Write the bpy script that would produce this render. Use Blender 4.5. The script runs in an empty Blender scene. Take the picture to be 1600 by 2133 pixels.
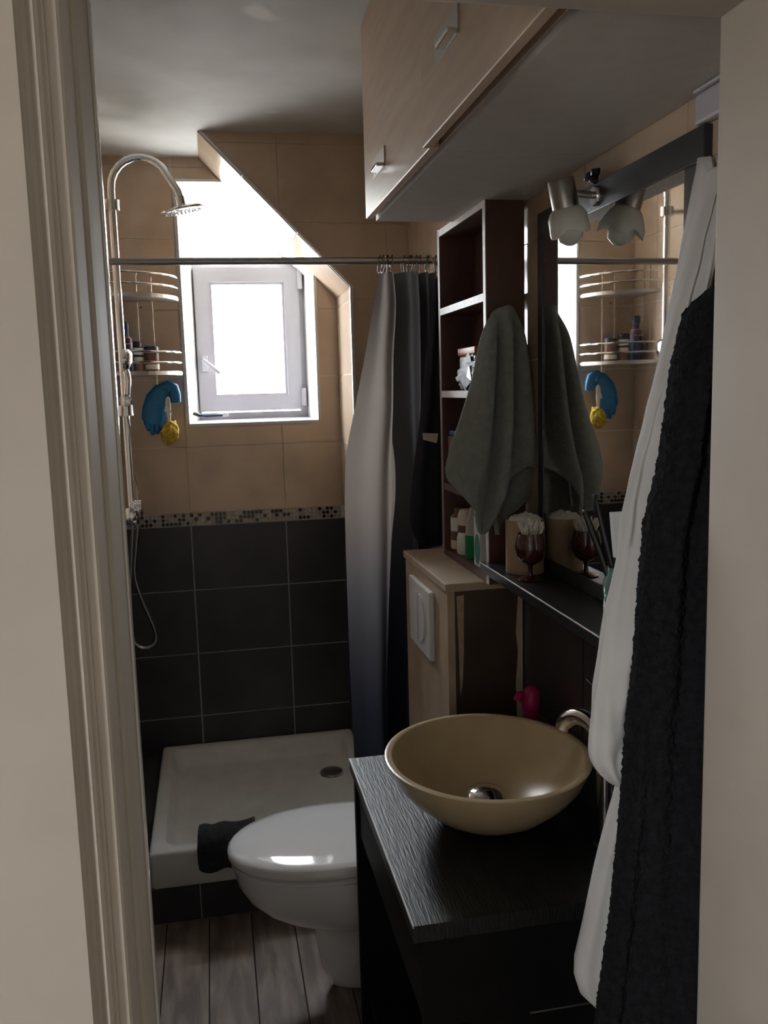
import bpy, bmesh, math, random
import numpy as np
from mathutils import Vector, Matrix, noise

random.seed(7)
scene = bpy.context.scene
col = scene.collection
PI = math.pi

# ------------------------------------------------------------------ camera
FPX = 1843.0
CAM = np.array([0.0, 0.0, 1.65])
def _cam_rot(yaw, pit, roll):
    f = np.array([math.sin(yaw) * math.cos(pit), math.cos(yaw) * math.cos(pit), -math.sin(pit)])
    r = np.array([math.cos(yaw), -math.sin(yaw), 0.0])
    d = np.cross(f, r)
    return np.array([math.cos(roll) * r + math.sin(roll) * d, -math.sin(roll) * r + math.cos(roll) * d, f])
ROT = _cam_rot(*[math.radians(a) for a in (10.83, 7.976, 1.562)])
cd = bpy.data.cameras.new('camera')
cam = bpy.data.objects.new('camera', cd)
col.objects.link(cam)
cd.sensor_fit = 'HORIZONTAL'; cd.sensor_width = 36.0; cd.lens = FPX * 36.0 / 1600.0
cd.clip_start = 0.02
m = Matrix.Identity(4)
for i in range(3):
    m[i][0] = ROT[0][i]; m[i][1] = -ROT[1][i]; m[i][2] = -ROT[2][i]; m[i][3] = CAM[i]
cam.matrix_world = m
scene.camera = cam

# ------------------------------------------------------------------ sky, window portals, exposure
world = bpy.data.worlds.new('sky'); scene.world = world
world.use_nodes = True
wn, wl = world.node_tree.nodes, world.node_tree.links
bg = wn['Background']
bg.inputs['Strength'].default_value = 1.0
wtc = wn.new('ShaderNodeTexCoord'); wsp = wn.new('ShaderNodeSeparateXYZ'); wmr = wn.new('ShaderNodeMapRange')
wmr.inputs['From Min'].default_value = -0.06; wmr.inputs['From Max'].default_value = 0.06; wmr.interpolation_type = 'SMOOTHSTEP'
wmx = wn.new('ShaderNodeMix'); wmx.data_type = 'VECTOR'
SKY, GROUND = 52.0, 26.0                    # bright overcast sky above the horizon, the light ground below it
wmx.inputs[4].default_value = (GROUND, GROUND * 0.98, GROUND * 0.95)
wmx.inputs[5].default_value = (SKY * 0.93, SKY * 0.97, SKY)
wl.new(wtc.outputs['Generated'], wsp.inputs[0]); wl.new(wsp.outputs['Z'], wmr.inputs['Value'])
wl.new(wmr.outputs[0], wmx.inputs[0]); wl.new(wmx.outputs[1], bg.inputs['Color'])
def portal(name, loc, rot, sx, sy):
    l = bpy.data.lights.new(name, 'AREA'); l.shape = 'RECTANGLE'; l.size = sx; l.size_y = sy
    l.cycles.is_portal = True
    o = bpy.data.objects.new(name, l); col.objects.link(o); o.location = loc; o.rotation_euler = rot
portal('sky_portal_bathroom', (0.178, 3.81, 2.005), (-PI / 2, 0, 0), 0.46, 0.90)
portal('sky_portal_hall', (-1.96, -1.15, 1.60), (0, -PI / 2, 0), 0.76, 0.44)
scene.view_settings.view_transform = 'Standard'
scene.view_settings.look = 'None'
scene.view_settings.gamma = 1.0
scene.view_settings.use_curve_mapping = False
scene.view_settings.exposure = 0.05

def at(u, v, y):
    """point of the place seen at picture position (u, v) at depth y"""
    d = ROT.T @ np.array([(u - 800) / FPX, (v - 1066.5) / FPX, 1.0])
    p = CAM + d * (y / d[1])
    return Vector(p)

# ------------------------------------------------------------------ materials
MATS = {}
def mat(name, color, rough=0.5, metal=0.0, var=0.0, nscale=20.0, bump=0.0, bscale=None, spec=0.5, stretch=None,
        coat=0.0, sheen=0.0, trans=0.0, color2=None):
    if name in MATS: return MATS[name]
    M = bpy.data.materials.new(name); M.use_nodes = True
    nt = M.node_tree; N = nt.nodes; L = nt.links
    b = N['Principled BSDF']
    b.inputs['Base Color'].default_value = (*color, 1)
    b.inputs['Roughness'].default_value = rough
    b.inputs['Metallic'].default_value = metal
    b.inputs['Specular IOR Level'].default_value = spec
    b.inputs['Coat Weight'].default_value = coat
    b.inputs['Sheen Weight'].default_value = sheen
    b.inputs['Transmission Weight'].default_value = trans
    if var or bump or color2:
        tc = N.new('ShaderNodeTexCoord'); mp = N.new('ShaderNodeMapping')
        L.new(tc.outputs['Object'], mp.inputs['Vector'])
        if stretch: mp.inputs['Scale'].default_value = stretch
    if var or color2:
        n = N.new('ShaderNodeTexNoise'); n.inputs['Scale'].default_value = nscale; n.inputs['Detail'].default_value = 6
        L.new(mp.outputs['Vector'], n.inputs['Vector'])
        r = N.new('ShaderNodeValToRGB')
        c2 = color2 or tuple(min(1, c * (1 + var)) for c in color)
        c1 = color if color2 else tuple(c * (1 - var) for c in color)
        r.color_ramp.elements[0].position = 0.32; r.color_ramp.elements[1].position = 0.68
        r.color_ramp.elements[0].color = (*c1, 1); r.color_ramp.elements[1].color = (*c2, 1)
        L.new(n.outputs['Fac'], r.inputs['Fac']); L.new(r.outputs['Color'], b.inputs['Base Color'])
    if bump:
        n2 = N.new('ShaderNodeTexNoise'); n2.inputs['Scale'].default_value = bscale or nscale; n2.inputs['Detail'].default_value = 4
        L.new(mp.outputs['Vector'], n2.inputs['Vector'])
        bp = N.new('ShaderNodeBump'); bp.inputs['Strength'].default_value = bump; bp.inputs['Distance'].default_value = 0.004
        L.new(n2.outputs['Fac'], bp.inputs['Height']); L.new(bp.outputs['Normal'], b.inputs['Normal'])
    MATS[name] = M
    return M

def ramp_mat(name, axis, stops, rough, translucent=0.0):
    """cloth whose colour changes by stops along a world axis of the object"""
    M = bpy.data.materials.new(name); M.use_nodes = True
    nt = M.node_tree; N = nt.nodes; L = nt.links
    b = N['Principled BSDF']; b.inputs['Roughness'].default_value = rough
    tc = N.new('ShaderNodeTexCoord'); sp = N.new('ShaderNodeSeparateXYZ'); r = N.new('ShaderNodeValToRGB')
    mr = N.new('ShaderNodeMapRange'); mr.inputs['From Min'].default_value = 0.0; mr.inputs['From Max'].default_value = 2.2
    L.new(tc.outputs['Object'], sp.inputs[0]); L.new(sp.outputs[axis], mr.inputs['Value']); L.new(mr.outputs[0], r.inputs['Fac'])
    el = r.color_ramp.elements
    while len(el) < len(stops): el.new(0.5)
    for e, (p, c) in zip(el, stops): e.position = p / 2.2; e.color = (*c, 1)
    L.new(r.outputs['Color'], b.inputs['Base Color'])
    if translucent:
        t = N.new('ShaderNodeBsdfTranslucent'); mx = N.new('ShaderNodeMixShader'); mx.inputs['Fac'].default_value = translucent
        L.new(r.outputs['Color'], t.inputs['Color']); L.new(b.outputs[0], mx.inputs[1]); L.new(t.outputs[0], mx.inputs[2])
        L.new(mx.outputs[0], N['Material Output'].inputs['Surface'])
    MATS[name] = M
    return M

def pane_mat(name, tint, gloss=0.06):
    M = bpy.data.materials.new(name); M.use_nodes = True
    nt = M.node_tree; N = nt.nodes; L = nt.links
    N.remove(N['Principled BSDF'])
    t = N.new('ShaderNodeBsdfTransparent'); t.inputs['Color'].default_value = (*tint, 1)
    g = N.new('ShaderNodeBsdfGlossy'); g.inputs['Roughness'].default_value = 0.03
    mx = N.new('ShaderNodeMixShader')
    mx.inputs['Fac'].default_value = gloss; L.new(t.outputs[0], mx.inputs[1]); L.new(g.outputs[0], mx.inputs[2])
    L.new(mx.outputs[0], N['Material Output'].inputs['Surface'])
    MATS[name] = M
    return M

def frosted_mat(name):
    M = bpy.data.materials.new(name); M.use_nodes = True
    nt = M.node_tree; N = nt.nodes; L = nt.links
    N.remove(N['Principled BSDF'])
    t = N.new('ShaderNodeBsdfTransparent'); t.inputs['Color'].default_value = (0.92, 0.94, 0.93, 1)
    d = N.new('ShaderNodeBsdfTranslucent'); d.inputs['Color'].default_value = (0.85, 0.87, 0.86, 1)
    mx = N.new('ShaderNodeMixShader'); mx.inputs['Fac'].default_value = 0.6
    L.new(t.outputs[0], mx.inputs[1]); L.new(d.outputs[0], mx.inputs[2]); L.new(mx.outputs[0], N['Material Output'].inputs['Surface'])
    MATS[name] = M
    return M

def ceiling_mat():
    M = bpy.data.materials.new('ceiling_paint'); M.use_nodes = True
    nt = M.node_tree; N = nt.nodes; L = nt.links
    b = N['Principled BSDF']; b.inputs['Roughness'].default_value = 0.85; b.inputs['Specular IOR Level'].default_value = 0.2
    tc = N.new('ShaderNodeTexCoord')
    n1 = N.new('ShaderNodeTexNoise'); n1.inputs['Scale'].default_value = 3.0; n1.inputs['Detail'].default_value = 5
    L.new(tc.outputs['Object'], n1.inputs['Vector'])
    r1 = N.new('ShaderNodeValToRGB')
    r1.color_ramp.elements[0].position = 0.35; r1.color_ramp.elements[0].color = (0.42, 0.41, 0.375, 1)
    r1.color_ramp.elements[1].position = 0.7; r1.color_ramp.elements[1].color = (0.56, 0.555, 0.53, 1)
    L.new(n1.outputs['Fac'], r1.inputs['Fac'])
    n2 = N.new('ShaderNodeTexNoise'); n2.inputs['Scale'].default_value = 4.5; n2.inputs['Detail'].default_value = 1.5
    mp = N.new('ShaderNodeMapping'); mp.inputs['Location'].default_value = (3.1, 0.7, 0)
    L.new(tc.outputs['Object'], mp.inputs['Vector']); L.new(mp.outputs['Vector'], n2.inputs['Vector'])
    r2 = N.new('ShaderNodeValToRGB')
    r2.color_ramp.elements[0].position = 0.66; r2.color_ramp.elements[0].color = (0, 0, 0, 1)
    r2.color_ramp.elements[1].position = 0.72; r2.color_ramp.elements[1].color = (1, 1, 1, 1)
    L.new(n2.outputs['Fac'], r2.inputs['Fac'])
    mx = N.new('ShaderNodeMixRGB'); mx.inputs['Color2'].default_value = (0.70, 0.68, 0.62, 1)
    L.new(r2.outputs['Color'], mx.inputs['Fac']); L.new(r1.outputs['Color'], mx.inputs['Color1'])
    L.new(mx.outputs['Color'], b.inputs['Base Color'])
    bp = N.new('ShaderNodeBump'); bp.inputs['Strength'].default_value = 0.25; bp.inputs['Distance'].default_value = 0.01
    L.new(n1.outputs['Fac'], bp.inputs['Height']); L.new(bp.outputs['Normal'], b.inputs['Normal'])
    return M

def wood_mat(name, c1, c2, rough, stretch, bump=0.3, scale=6.0):
    M = bpy.data.materials.new(name); M.use_nodes = True
    nt = M.node_tree; N = nt.nodes; L = nt.links
    b = N['Principled BSDF']; b.inputs['Roughness'].default_value = rough
    tc = N.new('ShaderNodeTexCoord'); mp = N.new('ShaderNodeMapping'); mp.inputs['Scale'].default_value = stretch
    oi = N.new('ShaderNodeObjectInfo'); ad = N.new('ShaderNodeVectorMath'); ad.operation = 'ADD'
    sc_ = N.new('ShaderNodeVectorMath'); sc_.operation = 'SCALE'; sc_.inputs['Scale'].default_value = 17.0
    cx = N.new('ShaderNodeCombineXYZ')
    L.new(oi.outputs['Random'], cx.inputs[0]); L.new(oi.outputs['Random'], cx.inputs[1]); L.new(cx.outputs[0], sc_.inputs[0])
    L.new(tc.outputs['Object'], mp.inputs['Vector']); L.new(mp.outputs['Vector'], ad.inputs[0]); L.new(sc_.outputs[0], ad.inputs[1])
    n = N.new('ShaderNodeTexNoise'); n.inputs['Scale'].default_value = scale; n.inputs['Detail'].default_value = 9; n.inputs['Distortion'].default_value = 0.6
    L.new(ad.outputs[0], n.inputs['Vector'])
    r = N.new('ShaderNodeValToRGB')
    r.color_ramp.elements[0].position = 0.36; r.color_ramp.elements[1].position = 0.66
    r.color_ramp.elements[0].color = (*c1, 1); r.color_ramp.elements[1].color = (*c2, 1)
    L.new(n.outputs['Fac'], r.inputs['Fac']); L.new(r.outputs['Color'], b.inputs['Base Color'])
    if bump:
        bp = N.new('ShaderNodeBump'); bp.inputs['Strength'].default_value = bump; bp.inputs['Distance'].default_value = 0.003
        L.new(n.outputs['Fac'], bp.inputs['Height']); L.new(bp.outputs['Normal'], b.inputs['Normal'])
    MATS[name] = M
    return M

BEIGE = mat('beige_tile', (0.50, 0.385, 0.285), 0.16, var=0.13, nscale=5, spec=0.4)
DARK = mat('anthracite_tile', (0.045, 0.040, 0.045), 0.33, var=0.2, nscale=7, bump=0.05, bscale=30)
GROUT_L = mat('beige_grout', (0.64, 0.56, 0.46), 0.85)
GROUT_D = mat('grey_grout', (0.40, 0.385, 0.37), 0.85)
CHIP_D = mat('mosaic_black', (0.022, 0.020, 0.022), 0.12)
CHIP_G = mat('mosaic_grey', (0.34, 0.31, 0.28), 0.15)
CHIP_B = mat('mosaic_beige', (0.44, 0.37, 0.29), 0.15)
PAINT = mat('cream_door_paint', (0.475, 0.42, 0.355), 0.7, var=0.05, nscale=8)
GLOSSP = mat('glossy_white_strip', (0.70, 0.68, 0.62), 0.12, spec=0.8)
PLASTER = mat('white_plaster', (0.74, 0.73, 0.70), 0.7, var=0.04, nscale=9)
HALLP = mat('hall_paint', (0.72, 0.69, 0.63), 0.7)
PVC = mat('white_pvc', (0.50, 0.49, 0.52), 0.3)
CHROME = mat('chrome', (0.78, 0.79, 0.80), 0.12, metal=1.0)
STEEL = mat('brushed_steel', (0.42, 0.41, 0.40), 0.32, metal=1.0)
RINGM = mat('dull_ring_steel', (0.16, 0.15, 0.15), 0.4, metal=1.0)
ALU = mat('aluminium_trim', (0.52, 0.51, 0.49), 0.38, metal=1.0)
CERAMIC = mat('white_ceramic', (0.94, 0.94, 0.95), 0.07, coat=0.6)
TRAYM = mat('tray_acrylic', (0.80, 0.79, 0.76), 0.25, var=0.05, nscale=12)
BLACKW = wood_mat('black_grained_board', (0.004, 0.0045, 0.005), (0.020, 0.022, 0.023), 0.44, (6, 0.5, 1), bump=0.5, scale=40)
BLACKS = mat('black_matt_side', (0.006, 0.006, 0.007), 0.6, spec=0.2, var=0.2, nscale=20)
BLACKM = mat('black_melamine', (0.014, 0.014, 0.016), 0.32, var=0.2, nscale=30)
BROWNW = wood_mat('red_brown_board', (0.075, 0.032, 0.024), (0.12, 0.056, 0.042), 0.45, (3, 3, 0.6), bump=0.1)
PALEEDGE = mat('pale_board_edge', (0.62, 0.56, 0.52), 0.5, var=0.1, nscale=40)
MAPLE = wood_mat('maple_cabinet', (0.58, 0.42, 0.30), (0.66, 0.50, 0.37), 0.40, (3, 0.6, 6), bump=0.05)
CABGREY = mat('cabinet_underside', (0.52, 0.475, 0.44), 0.5, var=0.04, nscale=30)
CHIPBD = mat('raw_beige_board', (0.47, 0.355, 0.25), 0.6, var=0.12, nscale=14)
FLOORW = wood_mat('grey_brown_plank', (0.17, 0.122, 0.097), (0.37, 0.285, 0.235), 0.5, (5, 0.8, 1), bump=0.2, scale=5)
STONE = mat('beige_marble', (0.52, 0.40, 0.24), 0.25, spec=0.4, color2=(0.60, 0.47, 0.30), nscale=9)
CURTM = ramp_mat('ombre_curtain', 'Z', [(0.0, (0.028, 0.031, 0.048)), (0.62, (0.042, 0.045, 0.064)), (1.0, (0.12, 0.112, 0.118)), (1.3, (0.225, 0.188, 0.160)), (1.7, (0.19, 0.162, 0.140)), (2.1, (0.15, 0.134, 0.120))], 0.55, 0.68)  # fades to navy at the bottom; darker top stops paint shade there
CURT_SHADE = ramp_mat('shaded_ombre_curtain', 'Z', [(0.0, (0.012, 0.013, 0.022)), (0.62, (0.017, 0.019, 0.032)), (1.0, (0.038, 0.039, 0.050)), (1.3, (0.065, 0.062, 0.066)), (2.1, (0.080, 0.076, 0.074))], 0.55, 0.4)  # darker copy of the curtain colours, painting shade onto the right folds
NAVY = mat('navy_cloth', (0.010, 0.011, 0.022), 0.9, var=0.2, nscale=40)
TOWELM = mat('grey_towelling', (0.235, 0.25, 0.225), 0.95, var=0.12, nscale=60, bump=1.0, bscale=420, sheen=0.3)
WHITEC = mat('white_cotton', (0.54, 0.52, 0.50), 0.85, var=0.05, nscale=10, bump=0.5, bscale=22)
BLACKT = mat('black_towelling', (0.012, 0.012, 0.014), 1.0, var=0.3, nscale=90, bump=0.8, bscale=300, spec=0.1)
DGLASS = mat('lamp_glass', (0.80, 0.80, 0.74), 0.25, trans=0.2)
def spotted_mirror():
    M = mat('mirror_silver', (0.80, 0.80, 0.78), 0.02, metal=1.0)
    nt = M.node_tree; N = nt.nodes; L = nt.links; b = N['Principled BSDF']
    tc = N.new('ShaderNodeTexCoord'); vo = N.new('ShaderNodeTexVoronoi'); vo.inputs['Scale'].default_value = 130
    no = N.new('ShaderNodeTexNoise'); no.inputs['Scale'].default_value = 9
    L.new(tc.outputs['Object'], vo.inputs['Vector']); L.new(tc.outputs['Object'], no.inputs['Vector'])
    a = N.new('ShaderNodeMath'); a.operation = 'LESS_THAN'; a.inputs[1].default_value = 0.16
    c = N.new('ShaderNodeMath'); c.operation = 'GREATER_THAN'; c.inputs[1].default_value = 0.56
    p = N.new('ShaderNodeMath'); p.operation = 'MULTIPLY'
    L.new(vo.outputs['Distance'], a.inputs[0]); L.new(no.outputs['Fac'], c.inputs[0]); L.new(a.outputs[0], p.inputs[0]); L.new(c.outputs[0], p.inputs[1])
    d = N.new('ShaderNodeBsdfDiffuse'); d.inputs['Color'].default_value = (0.5, 0.5, 0.48, 1)
    q = N.new('ShaderNodeMath'); q.operation = 'MULTIPLY'; q.inputs[1].default_value = 0.5; L.new(p.outputs[0], q.inputs[0])
    mx = N.new('ShaderNodeMixShader'); L.new(q.outputs[0], mx.inputs['Fac']); L.new(b.outputs[0], mx.inputs[1]); L.new(d.outputs[0], mx.inputs[2])
    L.new(mx.outputs[0], N['Material Output'].inputs['Surface'])
    return M
MIRRORM = spotted_mirror()                 # old mirror with dried water spots
FRAMEM = mat('dark_slate_frame', (0.016, 0.017, 0.022), 0.35)
PANE = pane_mat('window_glass', (0.97, 0.98, 1.0))
AMBER = mat('brown_glass', (0.060, 0.018, 0.014), 0.06, coat=0.4)
GREENGL = mat('aqua_glass', (0.55, 0.86, 0.80), 0.04, trans=0.85)
RUBBERB = mat('blue_rubber', (0.010, 0.16, 0.36), 0.5, var=0.15, nscale=30)
YELLOW = mat('yellow_sponge', (0.50, 0.34, 0.03), 0.85, var=0.35, nscale=70, bump=1.0, bscale=120)
COTTON = mat('cotton_white', (0.72, 0.68, 0.62), 0.95)
TANP = mat('tan_card', (0.42, 0.30, 0.19), 0.6, var=0.05, nscale=12)
BLK = mat('black_plastic', (0.012, 0.012, 0.014), 0.3)
WHP = mat('white_plastic', (0.70, 0.70, 0.69), 0.35)
CREAMP = mat('cream_label', (0.62, 0.57, 0.46), 0.5)
BROWNP = mat('brown_label', (0.16, 0.07, 0.05), 0.45)
ORANGE = mat('orange_plastic', (0.52, 0.13, 0.02), 0.4)
ORED = mat('orange_red_plastic', (0.70, 0.12, 0.03), 0.4)
BLUEBAG = mat('dark_blue_film', (0.014, 0.024, 0.048), 0.5, spec=0.3, var=0.2, nscale=30)
BLUEP = mat('blue_packet', (0.03, 0.10, 0.28), 0.4)
GREENP = mat('green_plastic', (0.010, 0.20, 0.07), 0.35)
TEALP = mat('teal_label', (0.03, 0.24, 0.19), 0.4)
YCAP = mat('straw_cap', (0.48, 0.38, 0.14), 0.45)
CLEARG = mat('cloudy_clear_plastic', (0.40, 0.40, 0.36), 0.3)
PINK = mat('magenta_plastic', (0.36, 0.006, 0.09), 0.4)
NAVYP = mat('navy_plastic', (0.015, 0.025, 0.075), 0.35)
RAGM = mat('charcoal_towelling', (0.030, 0.031, 0.034), 1.0, var=0.3, nscale=60, bump=1.0, bscale=200)

# ------------------------------------------------------------------ mesh helpers
def bx(bm, x0, x1, y0, y1, z0, z1):
    v = [bm.verts.new(p) for p in ((x0, y0, z0), (x1, y0, z0), (x1, y1, z0), (x0, y1, z0), (x0, y0, z1), (x1, y0, z1), (x1, y1, z1), (x0, y1, z1))]
    for f in ((0, 3, 2, 1), (4, 5, 6, 7), (0, 1, 5, 4), (1, 2, 6, 5), (2, 3, 7, 6), (3, 0, 4, 7)):
        bm.faces.new([v[i] for i in f])
def box(*a):
    bm = bmesh.new(); bx(bm, *a); return bm
def rbox(x0, x1, y0, y1, z0, z1, r=0.004, seg=2):
    bm = box(x0, x1, y0, y1, z0, z1)
    bmesh.ops.bevel(bm, geom=bm.edges[:], offset=r, segments=seg, affect='EDGES', profile=0.6)
    return bm
def prism(bm, pts, off):
    """closed polygon pts extruded by vector off"""
    a = [bm.verts.new(p) for p in pts]; b = [bm.verts.new(Vector(p) + Vector(off)) for p in pts]
    n = len(pts)
    bm.faces.new(a); bm.faces.new(b[::-1])
    for i in range(n):
        j = (i + 1) % n
        bm.faces.new((a[i], b[i], b[j], a[j]))
def loft(bm, rings, caps=True, closed=True):
    R = [[bm.verts.new(p) for p in r] for r in rings]
    n = len(R[0])
    for a, b in zip(R, R[1:]):
        for i in range(n if closed else n - 1):
            j = (i + 1) % n
            bm.faces.new((a[i], a[j], b[j], b[i]))
    if caps and closed:
        bm.faces.new(R[0][::-1]); bm.faces.new(R[-1])
def lathe(bm, prof, c=(0, 0, 0), n=24, axis='Z'):
    rings = []
    for r, h in prof:
        ring = []
        for k in range(n):
            a = 2 * PI * k / n
            if axis == 'Z': p = (c[0] + r * math.cos(a), c[1] + r * math.sin(a), c[2] + h)
            elif axis == 'X': p = (c[0] + h, c[1] + r * math.cos(a), c[2] + r * math.sin(a))
            else: p = (c[0] + r * math.sin(a), c[1] + h, c[2] + r * math.cos(a))
            ring.append(p)
        rings.append(ring)
    loft(bm, rings)
def smooth_path(pts, k=6):
    P = [Vector(p) for p in pts]; out = []
    for i in range(len(P) - 1):
        p0 = P[max(i - 1, 0)]; p1 = P[i]; p2 = P[i + 1]; p3 = P[min(i + 2, len(P) - 1)]
        for s in range(k):
            t = s / k
            out.append(0.5 * ((2 * p1) + (p2 - p0) * t + (2 * p0 - 5 * p1 + 4 * p2 - p3) * t * t + (3 * p1 - p0 - 3 * p2 + p3) * t ** 3))
    out.append(P[-1]); return out
def tube(bm, pts, r, n=10, closed=False):
    P = [Vector(p) for p in pts]; rs = r if isinstance(r, (list, tuple)) else [r] * len(P)
    rings = []; up = None
    for i, p in enumerate(P):
        if closed: t = (P[(i + 1) % len(P)] - P[i - 1]).normalized()
        else: t = (P[min(i + 1, len(P) - 1)] - P[max(i - 1, 0)]).normalized()
        if up is None:
            up = t.orthogonal().normalized()
        up = (up - t * up.dot(t))
        up = up.normalized() if up.length > 1e-6 else t.orthogonal().normalized()
        s = t.cross(up)
        rings.append([p + (up * math.cos(2 * PI * k / n) + s * math.sin(2 * PI * k / n)) * rs[i] for k in range(n)])
    if closed:
        rings.append(rings[0]); loft(bm, rings, caps=False)
        bmesh.ops.remove_doubles(bm, verts=bm.verts[:], dist=1e-6)
    else: loft(bm, rings)
def dense(net, k=6):
    """control net of points -> fine net through the same points (Catmull-Rom both ways)"""
    R = [smooth_path(r, k) for r in net]
    return [list(r) for r in zip(*[smooth_path(c, k) for c in zip(*R)])]
def obj(name, bm, material, parent=None, smooth=False, angle=40):
    me = bpy.data.meshes.new(name)
    bmesh.ops.recalc_face_normals(bm, faces=bm.faces[:])
    bm.to_mesh(me); bm.free()
    for mm in (material if isinstance(material, (list, tuple)) else [material]): me.materials.append(mm)
    if smooth:
        me.polygons.foreach_set('use_smooth', [True] * len(me.polygons))
        try: me.set_sharp_from_angle(angle=math.radians(angle))
        except Exception: pass
    o = bpy.data.objects.new(name, me); col.objects.link(o)
    if parent: o.parent = parent
    return o
def tag(o, label, cat, group=None, kind=None):
    o['label'] = label; o['category'] = cat
    if group: o['group'] = group
    if kind: o['kind'] = kind
    return o
def thing(name, label, cat, group=None):
    o = bpy.data.objects.new(name, None); col.objects.link(o); o.empty_display_size = 0.05
    return tag(o, label, cat, group)
def struct(name, bm, m, smooth=False, label=None, parent=None):
    o = obj(name, bm, m, parent, smooth); 
    if not parent: o['kind'] = 'structure'
    if label: o['label'] = label
    return o
def subsurf(o, lv=2, thick=0.0):
    s = o.modifiers.new('subdivision', 'SUBSURF'); s.levels = lv; s.render_levels = lv
    if thick:
        d = o.modifiers.new('solid', 'SOLIDIFY'); d.thickness = thick; d.offset = 0
    o.data.polygons.foreach_set('use_smooth', [True] * len(o.data.polygons))
    return o

# ------------------------------------------------------------------ tile helpers (polygons in wall u, v)
def clip(poly, a, b, c):
    out = []
    for i in range(len(poly)):
        p, q = poly[i], poly[(i + 1) % len(poly)]
        dp = a * p[0] + b * p[1] - c; dq = a * q[0] + b * q[1] - c
        if dp <= 1e-9: out.append(p)
        if (dp < -1e-9 and dq > 1e-9) or (dp > 1e-9 and dq < -1e-9):
            t = dp / (dp - dq); out.append((p[0] + (q[0] - p[0]) * t, p[1] + (q[1] - p[1]) * t))
    return out
def edges(poly):
    """half planes a*u+b*v<=c holding the inside of a counter-clockwise convex polygon"""
    for i in range(len(poly)):
        p, q = poly[i], poly[(i + 1) % len(poly)]
        a, b = (q[1] - p[1]), -(q[0] - p[0])
        yield a, b, a * p[0] + b * p[1]
def area(poly):
    return abs(sum(poly[i][0] * poly[(i + 1) % len(poly)][1] - poly[(i + 1) % len(poly)][0] * poly[i][1] for i in range(len(poly)))) / 2
def cut(poly, regions, holes):
    pieces = []
    for R in regions:
        p = poly
        for a, b, c in edges(R):
            p = clip(p, a, b, c)
            if len(p) < 3: break
        if len(p) >= 3 and area(p) > 1e-6: pieces.append(p)
    for H in holes:
        nxt = []
        for p in pieces:
            rest = p
            for a, b, c in edges(H):
                o = clip(rest, -a, -b, -c)
                if len(o) >= 3 and area(o) > 1e-6: nxt.append(o)
                rest = clip(rest, a, b, c)
                if len(rest) < 3: break
        pieces = nxt
    return pieces
def tile_wall(wall, P, nrm, regions, holes, us, vs, material, thick=0.0035, gap=0.004, name='tile'):
    for u0, u1 in zip(us, us[1:]):
        for v0, v1 in zip(vs, vs[1:]):
            g = gap / 2
            pcs = cut([(u0 + g, v0 + g), (u1 - g, v0 + g), (u1 - g, v1 - g), (u0 + g, v1 - g)], regions, holes)
            if not pcs or sum(area(p) for p in pcs) < 2e-4: continue
            bm = bmesh.new(); d = Vector(nrm) * (thick + random.uniform(-0.0004, 0.0004))
            for p in pcs: prism(bm, [P(u, v) for u, v in p], d)
            obj(name, bm, material, wall)
def chips(wall, P, nrm, u0, u1, v0, rows=3, pitch=0.0158, size=0.0128, thick=0.004):
    n = int((u1 - u0) / pitch); rnd = random.Random(int(u0 * 1000) + 5)
    meshes = {}
    for i in range(n):
        for j in range(rows):
            mt = CHIP_D if rnd.random() < 0.46 else rnd.choice((CHIP_G, CHIP_B, CHIP_G))
            if mt.name not in meshes:
                bm = bmesh.new(); s = size / 2; k = s * 0.6
                O = Vector(P(0, 0)); eu = Vector(P(1, 0)) - O; ev = Vector(P(0, 1)) - O
                oc = [(-s, -k), (-k, -s), (k, -s), (s, -k), (s, k), (k, s), (-k, s), (-s, k)]
                prism(bm, [eu * a + ev * b for a, b in oc], Vector(nrm) * thick)
                bmesh.ops.recalc_face_normals(bm, faces=bm.faces[:])
                me = bpy.data.meshes.new('mosaic_chip'); bm.to_mesh(me); bm.free(); me.materials.append(mt); meshes[mt.name] = me
            o = bpy.data.objects.new('mosaic_chip', meshes[mt.name]); col.objects.link(o); o.parent = wall
            o.location = Vector(P(u0 + (i + 0.5) * pitch, v0 + (j + 0.5) * pitch))

# ================================================================== THE ROOM
XL, XR, YF, YA, YB, ZC = -0.344, 0.723, 0.95, 3.172, 3.524, 2.52
XS, ZS = 0.51, 2.006                       # foot of the sloping soffit
MZ0, MZ1 = 1.135, 1.183                    # mosaic band
ZD = [0.0, 0.095, 0.355, 0.615, 0.875, 1.135]
ZL = [1.183 + 0.2605 * k for k in range(7)]
UXB = [-0.473, -0.100, 0.273, 0.646]

# floor with planks
floor = struct('floor', box(XL - .1, XR + .1, YF - .30, YB + .1, -0.06, -0.004), BLACKS)
for i in range(9):
    x0 = -0.350 + 0.1305 * i
    ys = [0.66, 1.05 + 0.30 * ((i * 5) % 3), 2.05 - 0.12 * ((i * 7) % 3), 3.5]
    for a, b in zip(ys, ys[1:]):
        obj('plank', rbox(x0 + .0015, min(x0 + .129, XR), a + .0015, b - .0015, -0.006, random.uniform(-.0006, .0006), 0.001, 1), FLOORW, floor)

ceiling = struct('ceiling', box(XL - .1, XR + .1, YF - .02, YB + .3, ZC, ZC + .08), ceiling_mat())

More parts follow.
